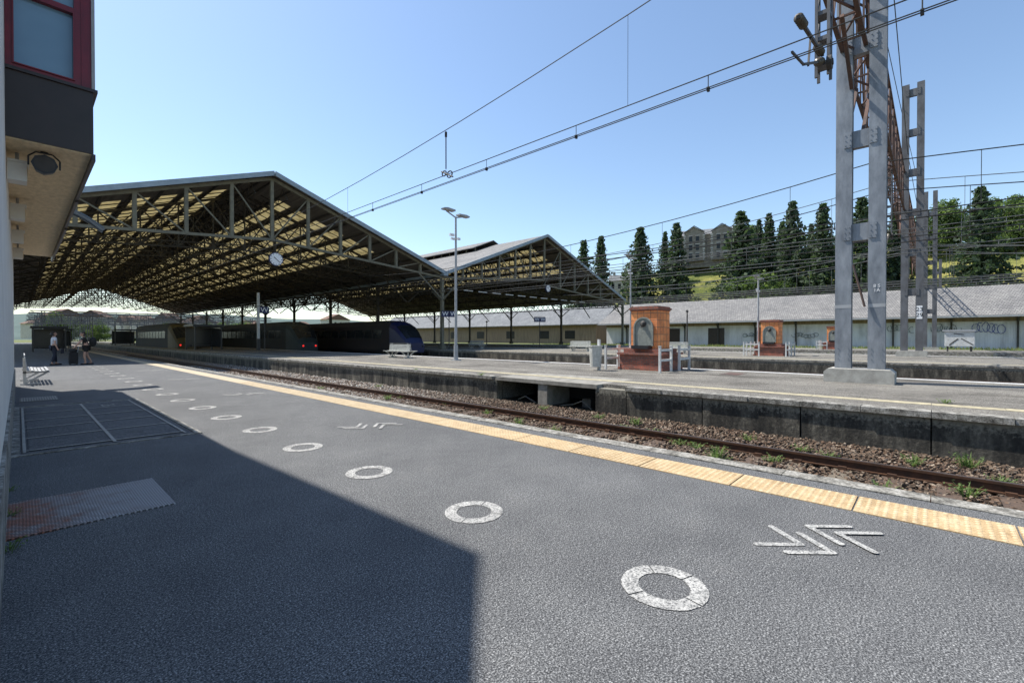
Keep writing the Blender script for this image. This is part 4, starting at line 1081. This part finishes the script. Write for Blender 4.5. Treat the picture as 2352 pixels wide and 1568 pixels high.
def house(x,y,z,w,d,h,rh,wm_,rm_,label,rot,gable=0,name='hillside_house'):
    t=thing(name,(x,y,z),label,'house',rot=rot)
    MB().box(-d/2,-w/2,-2,d/2,w/2,h).obj('wall',wm_,t)
    MB().prism([(-d/2-.4,h-.1),(0,h+rh),(d/2+.4,h-.1)],'y',-w/2-.4,w/2+.4).obj('roof',rm_,t)
    if gable:
        for k in range(gable):
            yy=-w/2+w*(k+.5)/gable; gw=w/gable*.36
            MB().prism([(yy-gw,0),(yy+gw,0),(yy+gw,h+.6),(yy,h+2.4),(yy-gw,h+.6)],'x',-d/2-1.0,-d/2+2).obj('gable_bay',wm_,t)
            b=MB(); b.beam((-d/2-1.2,yy-gw-.25,h+.5),(-d/2-1.2,yy,h+2.6),.5,.18); b.beam((-d/2-1.2,yy+gw+.25,h+.5),(-d/2-1.2,yy,h+2.6),.5,.18); b.obj('gable_roof',rm_,t)
            b=MB(); 
            for s in (-1,1):
                for q in range(int(h/.7)): b.box(-d/2-1.05,yy+s*gw-.2 -.15*(q%2),q*.7,-d/2-.98,yy+s*gw+.2+.15*(q%2),q*.7+.45)
            b.obj('corner_stones','stonet',t)
    for f_ in range(max(1,int(h/2.7))):
        n=max(2,int(w/1.9))
        for k in range(n):
            yy=-w/2+w*(k+.5)/n; fx=-d/2-.03
            if gable:
                for q in range(gable):
                    yc=-w/2+w*(q+.5)/gable
                    if abs(yy-yc)<w/gable*.36-.3: fx=-d/2-1.03
                    elif abs(yy-yc)<w/gable*.36+.5: fx=None;break
            if fx is None: continue
            MB().box(fx,yy-.5,.7+f_*2.7,fx+.02,yy+.5,2.4+f_*2.7).obj('window','dglass',t)
            MB().box(fx-.05,yy-.65,2.42+f_*2.7,fx+.03,yy+.65,2.65+f_*2.7).obj('lintel','stonet' if gable else 'cream',t)
    for yy in (-w*.3,w*.3): MB().box(-.4,yy-.4,h+rh-1.2,.4,yy+.4,h+rh+1.0).obj('chimney',wm_,t)
    return t
x,y=atX(1626,152); house(x,y,hz(x,y)+1.2,16,10,8.4,2.6,'stone','slate2','old stone mansion with gables on the hill',R(18),2)
x,y=atX(1424,150); house(x,y,hz(x,y)+.3,7,6,3.6,2.4,'cream','slate2','small white house with steep roof on the hill',R(25))
x,y=atX(2315,158); house(x,y,hz(x,y)+.5,9,7,5.0,2.0,'rooftile','rooftile','red brick house between the trees',R(-5))

# ------------------------------------------------------------------ PEOPLE
def skinmesh(name,vs,es,rs,mat,parent,sub=1,root=0):
    me=bpy.data.meshes.new(name); me.from_pydata(vs,es,[]); o=bpy.data.objects.new(name,me); COL.objects.link(o)
    o.modifiers.new('s','SKIN'); sm_=o.modifiers.new('u','SUBSURF'); sm_.levels=sub; sm_.render_levels=sub
    for i,r in enumerate(rs): o.data.skin_vertices[0].data[i].radius=(r,r)
    o.data.skin_vertices[0].data[root].use_root=True
    bpy.context.view_layer.update(); dg=bpy.context.evaluated_depsgraph_get()
    m2=bpy.data.meshes.new_from_object(o.evaluated_get(dg)); bpy.data.objects.remove(o)
    m2.materials.clear(); m2.materials.append(M[mat])
    m2.polygons.foreach_set('use_smooth',[True]*len(m2.polygons))
    n=bpy.data.objects.new(name,m2); COL.objects.link(n); n.parent=parent; return n
def person(loc,rot,label,shirt,trouser,lean,arms,legs,shorts=False,sc=1.0):
    t=thing('person',loc,label,'person',rot=rot); t.scale=(sc,)*3
    def le(p):
        x,y,z=p; dz=z-.95; c,s=math.cos(lean),math.sin(lean); return (x,y*c+dz*s,.95+dz*c-y*s)
    V=[];Rr=[];E=[]
    def add(p,r,par_=None,l=True):
        V.append(le(p) if l else p); Rr.append(r); 
        if par_ is not None: E.append((par_,len(V)-1))
        return len(V)-1
    pel=add((0,0,.95),.125); sp=add((0,0,1.12),.115,pel); ch=add((0,.0,1.32),.13,sp); nb=add((0,-.005,1.45),.06,ch); nk=add((0,.01,1.51),.052,nb)
    h1=add((0,.03,1.575),.078,nk); h2=add((0,.02,1.65),.088,h1); h3=add((0,.005,1.71),.06,h2)
    add((0,.125,1.605),.014,h1); 
    for s in (-1,1): add((s*.093,.01,1.615),.014,h2)
    sh_={}
    for s in (-1,1):
        a=add((s*.16,0,1.39),.056,ch); sh_[s]=[a]
        el,wr=arms[s]; e=add(el,.043,a); w=add(wr,.028,e); d=(Vector(wr)-Vector(el)).normalized(); pm=Vector(wr)+d*.06
        p=add(tuple(pm),.03,w); sh_[s]+=[e,w,p]
        for k,dx in enumerate((-.024,-.008,.008,.024)):
            f1=add(tuple(pm+d*.05+Vector((0,dx,0))),.009,p); add(tuple(pm+d*(.085-.006*abs(k-1.5))+Vector((-s*.012,dx,0))),.008,f1)
        add(tuple(pm+Vector((0,.04,0))+d*.015),.010,p)
    lg={}
    for s in (-1,1):
        kn,an=legs[s]
        a=add((s*.09,0,.90),.092,pel,False); k=add(kn,.06,a,False); an_=add(an,.04,k,False); add((an[0]+s*.01,an[1]+.14,.035),.035,an_,False); lg[s]=(a,k,an_)
    skinmesh('body',V,E,Rr,'skin',t)
    v=[V[i] for i in (pel,sp,ch)]; e=[(0,1),(1,2)]; r=[Rr[i]+.022 for i in (pel,sp,ch)]
    for s in (-1,1):
        v.append(V[sh_[s][0]]); r.append(.075); e.append((2,len(v)-1)); q=len(v)-1
        m_=Vector(V[sh_[s][0]]).lerp(Vector(V[sh_[s][1]]),.6); v.append(tuple(m_)); r.append(.06); e.append((q,len(v)-1))
    skinmesh('shirt',v,e,r,shirt,t)
    v=[V[pel]]; e=[]; r=[.15]
    for s in (-1,1):
        a,k,an_=lg[s]; v.append(V[a]); r.append(.108); e.append((0,len(v)-1)); q=len(v)-1
        if shorts: v.append(tuple(Vector(V[a]).lerp(Vector(V[k]),.7))); r.append(.085); e.append((q,len(v)-1))
        else:
            v.append(V[k]); r.append(.078); e.append((q,len(v)-1)); v.append(tuple(Vector(V[k]).lerp(Vector(V[an_]),.9))); r.append(.062); e.append((len(v)-2,len(v)-1))
    skinmesh('trousers',v,e,r,trouser,t)
    v=[le((0,-.035,1.60)),le((0,-.02,1.68)),le((0,0,1.72)),le((0,-.07,1.54))]; skinmesh('hair',v,[(0,1),(1,2),(0,3)],[.085,.092,.07,.05],'hair',t)
    for s in (-1,1):
        an=legs[s][1]; MB().box(an[0]-.045,an[1]-.07,0,an[0]+.05,an[1]+.20,.07).obj('shoe','clothblack',t)
    return t
ar1={-1:((-.24,.02,1.12),(-.22,.14,.93)),1:((.25,-.02,1.12),(.27,.06,.88))}
lg1={-1:((-.10,.05,.50),(-.11,.10,.08)),1:((.10,.0,.5),(.12,-.12,.09))}
person((1.30,35.2,0),R(-80),'woman in white blouse and dark dungarees standing on the platform','clothwhite','clothdark',0,ar1,lg1,False,1.06)
hb=thing('handbag',(1.62,35.35,0),'dark shoulder bag held at the side','bag'); MB().box(-.06,-.15,.62,.06,.15,.85).obj('bag_body','clothdark',hb); MB().tube([(0,-.12,.85),(0,-.05,.98),(0,.05,.98),(0,.12,.85)],.012).obj('strap','clothblack',hb)
ar2={-1:((-.20,.25,1.22),(-.12,.42,1.05)),1:((.21,.22,1.20),(.13,.42,1.02))}
lg2={-1:((-.10,.10,.50),(-.11,.05,.08)),1:((.10,-.04,.5),(.11,-.22,.10))}
person((2.55,34.6,0),R(95),'person in black top and shorts pushing luggage with backpack','clothblack','clothblack',R(12),ar2,lg2,True,1.06)
bp=thing('backpack',(2.82,34.6,1.04),'large black backpack worn on the back','backpack'); b=MB(); b.ball((0,0,.22),.22,sc=(.75,.85,1.25)); b.obj('pack','clothblack',bp,True)
for s in (-1,1): MB().box(-.2,s*.08-.02,.28,-.14,s*.08+.02,.5).obj('strap','black',bp)
su=thing('suitcase',(2.02,34.6,0),'upright black suitcase with long handle and bags','suitcase'); b=MB(); b.prism([(-.16,.07),(.16,.07),(.18,.12),(.18,.66),(.15,.70),(-.15,.70),(-.18,.66),(-.18,.12)],'y',-.25,.25); b.ball((0,0,.78),.2,sc=(.9,1.1,.6)); b.obj('case','clothblack',su)
b=MB(); b.tube([(.15,-.12,.6),(.22,-.12,1.02),(.22,.12,1.02),(.15,.12,.6)],.012,6); b.obj('handle','grey',su)
for x_ in (-.13,.13):
    for y_ in (-.2,.2): MB().cyl((x_,y_-.015,.035),(x_,y_+.015,.035),.035,10).obj('wheel','black',su)

# ------------------------------------------------------------------ LIGHT, SKY, CAMERA
w=bpy.data.worlds.new('World'); scene.world=w; w.use_nodes=True; nt=w.node_tree
sky=nt.nodes.new('ShaderNodeTexSky'); sky.sky_type='NISHITA'; sky.sun_disc=False
EL=58; a_=.30; b_=math.sqrt(1-a_*a_); az=math.atan2(-a_,b_)
sky.sun_elevation=R(EL); sky.sun_rotation=az; sky.air_density=1.1; sky.dust_density=.5; sky.ozone_density=1.8
gm=nt.nodes.new('ShaderNodeMix'); gm.data_type='RGBA'; gm.blend_type='MULTIPLY'; gm.inputs[0].default_value=1; gm.inputs[7].default_value=(1.34,1.36,1.36,1)
nt.links.new(sky.outputs[0],gm.inputs[6]); nt.links.new(gm.outputs[2],nt.nodes['Background'].inputs['Color']); nt.nodes['Background'].inputs['Strength'].default_value=.15
sl=bpy.data.lights.new('sun','SUN'); sl.energy=7.6; sl.angle=R(.5); sl.color=(1,.95,.87)
so=bpy.data.objects.new('sun',sl); COL.objects.link(so)
d=Vector((a_*math.cos(R(EL)),-b_*math.cos(R(EL)),-math.sin(R(EL)))); so.rotation_euler=d.to_track_quat('-Z','Y').to_euler(); so.location=(-20,50,60)
cam=bpy.data.cameras.new('camera'); co=bpy.data.objects.new('camera',cam); COL.objects.link(co)
cam.lens=16; cam.sensor_width=36; cam.clip_start=.05; cam.clip_end=6000
co.location=(0,0,1.5); co.rotation_euler=(R(90-.49),0,R(-47.3)); scene.camera=co
scene.view_settings.view_transform='Standard'; scene.view_settings.look='None'; scene.view_settings.exposure=0
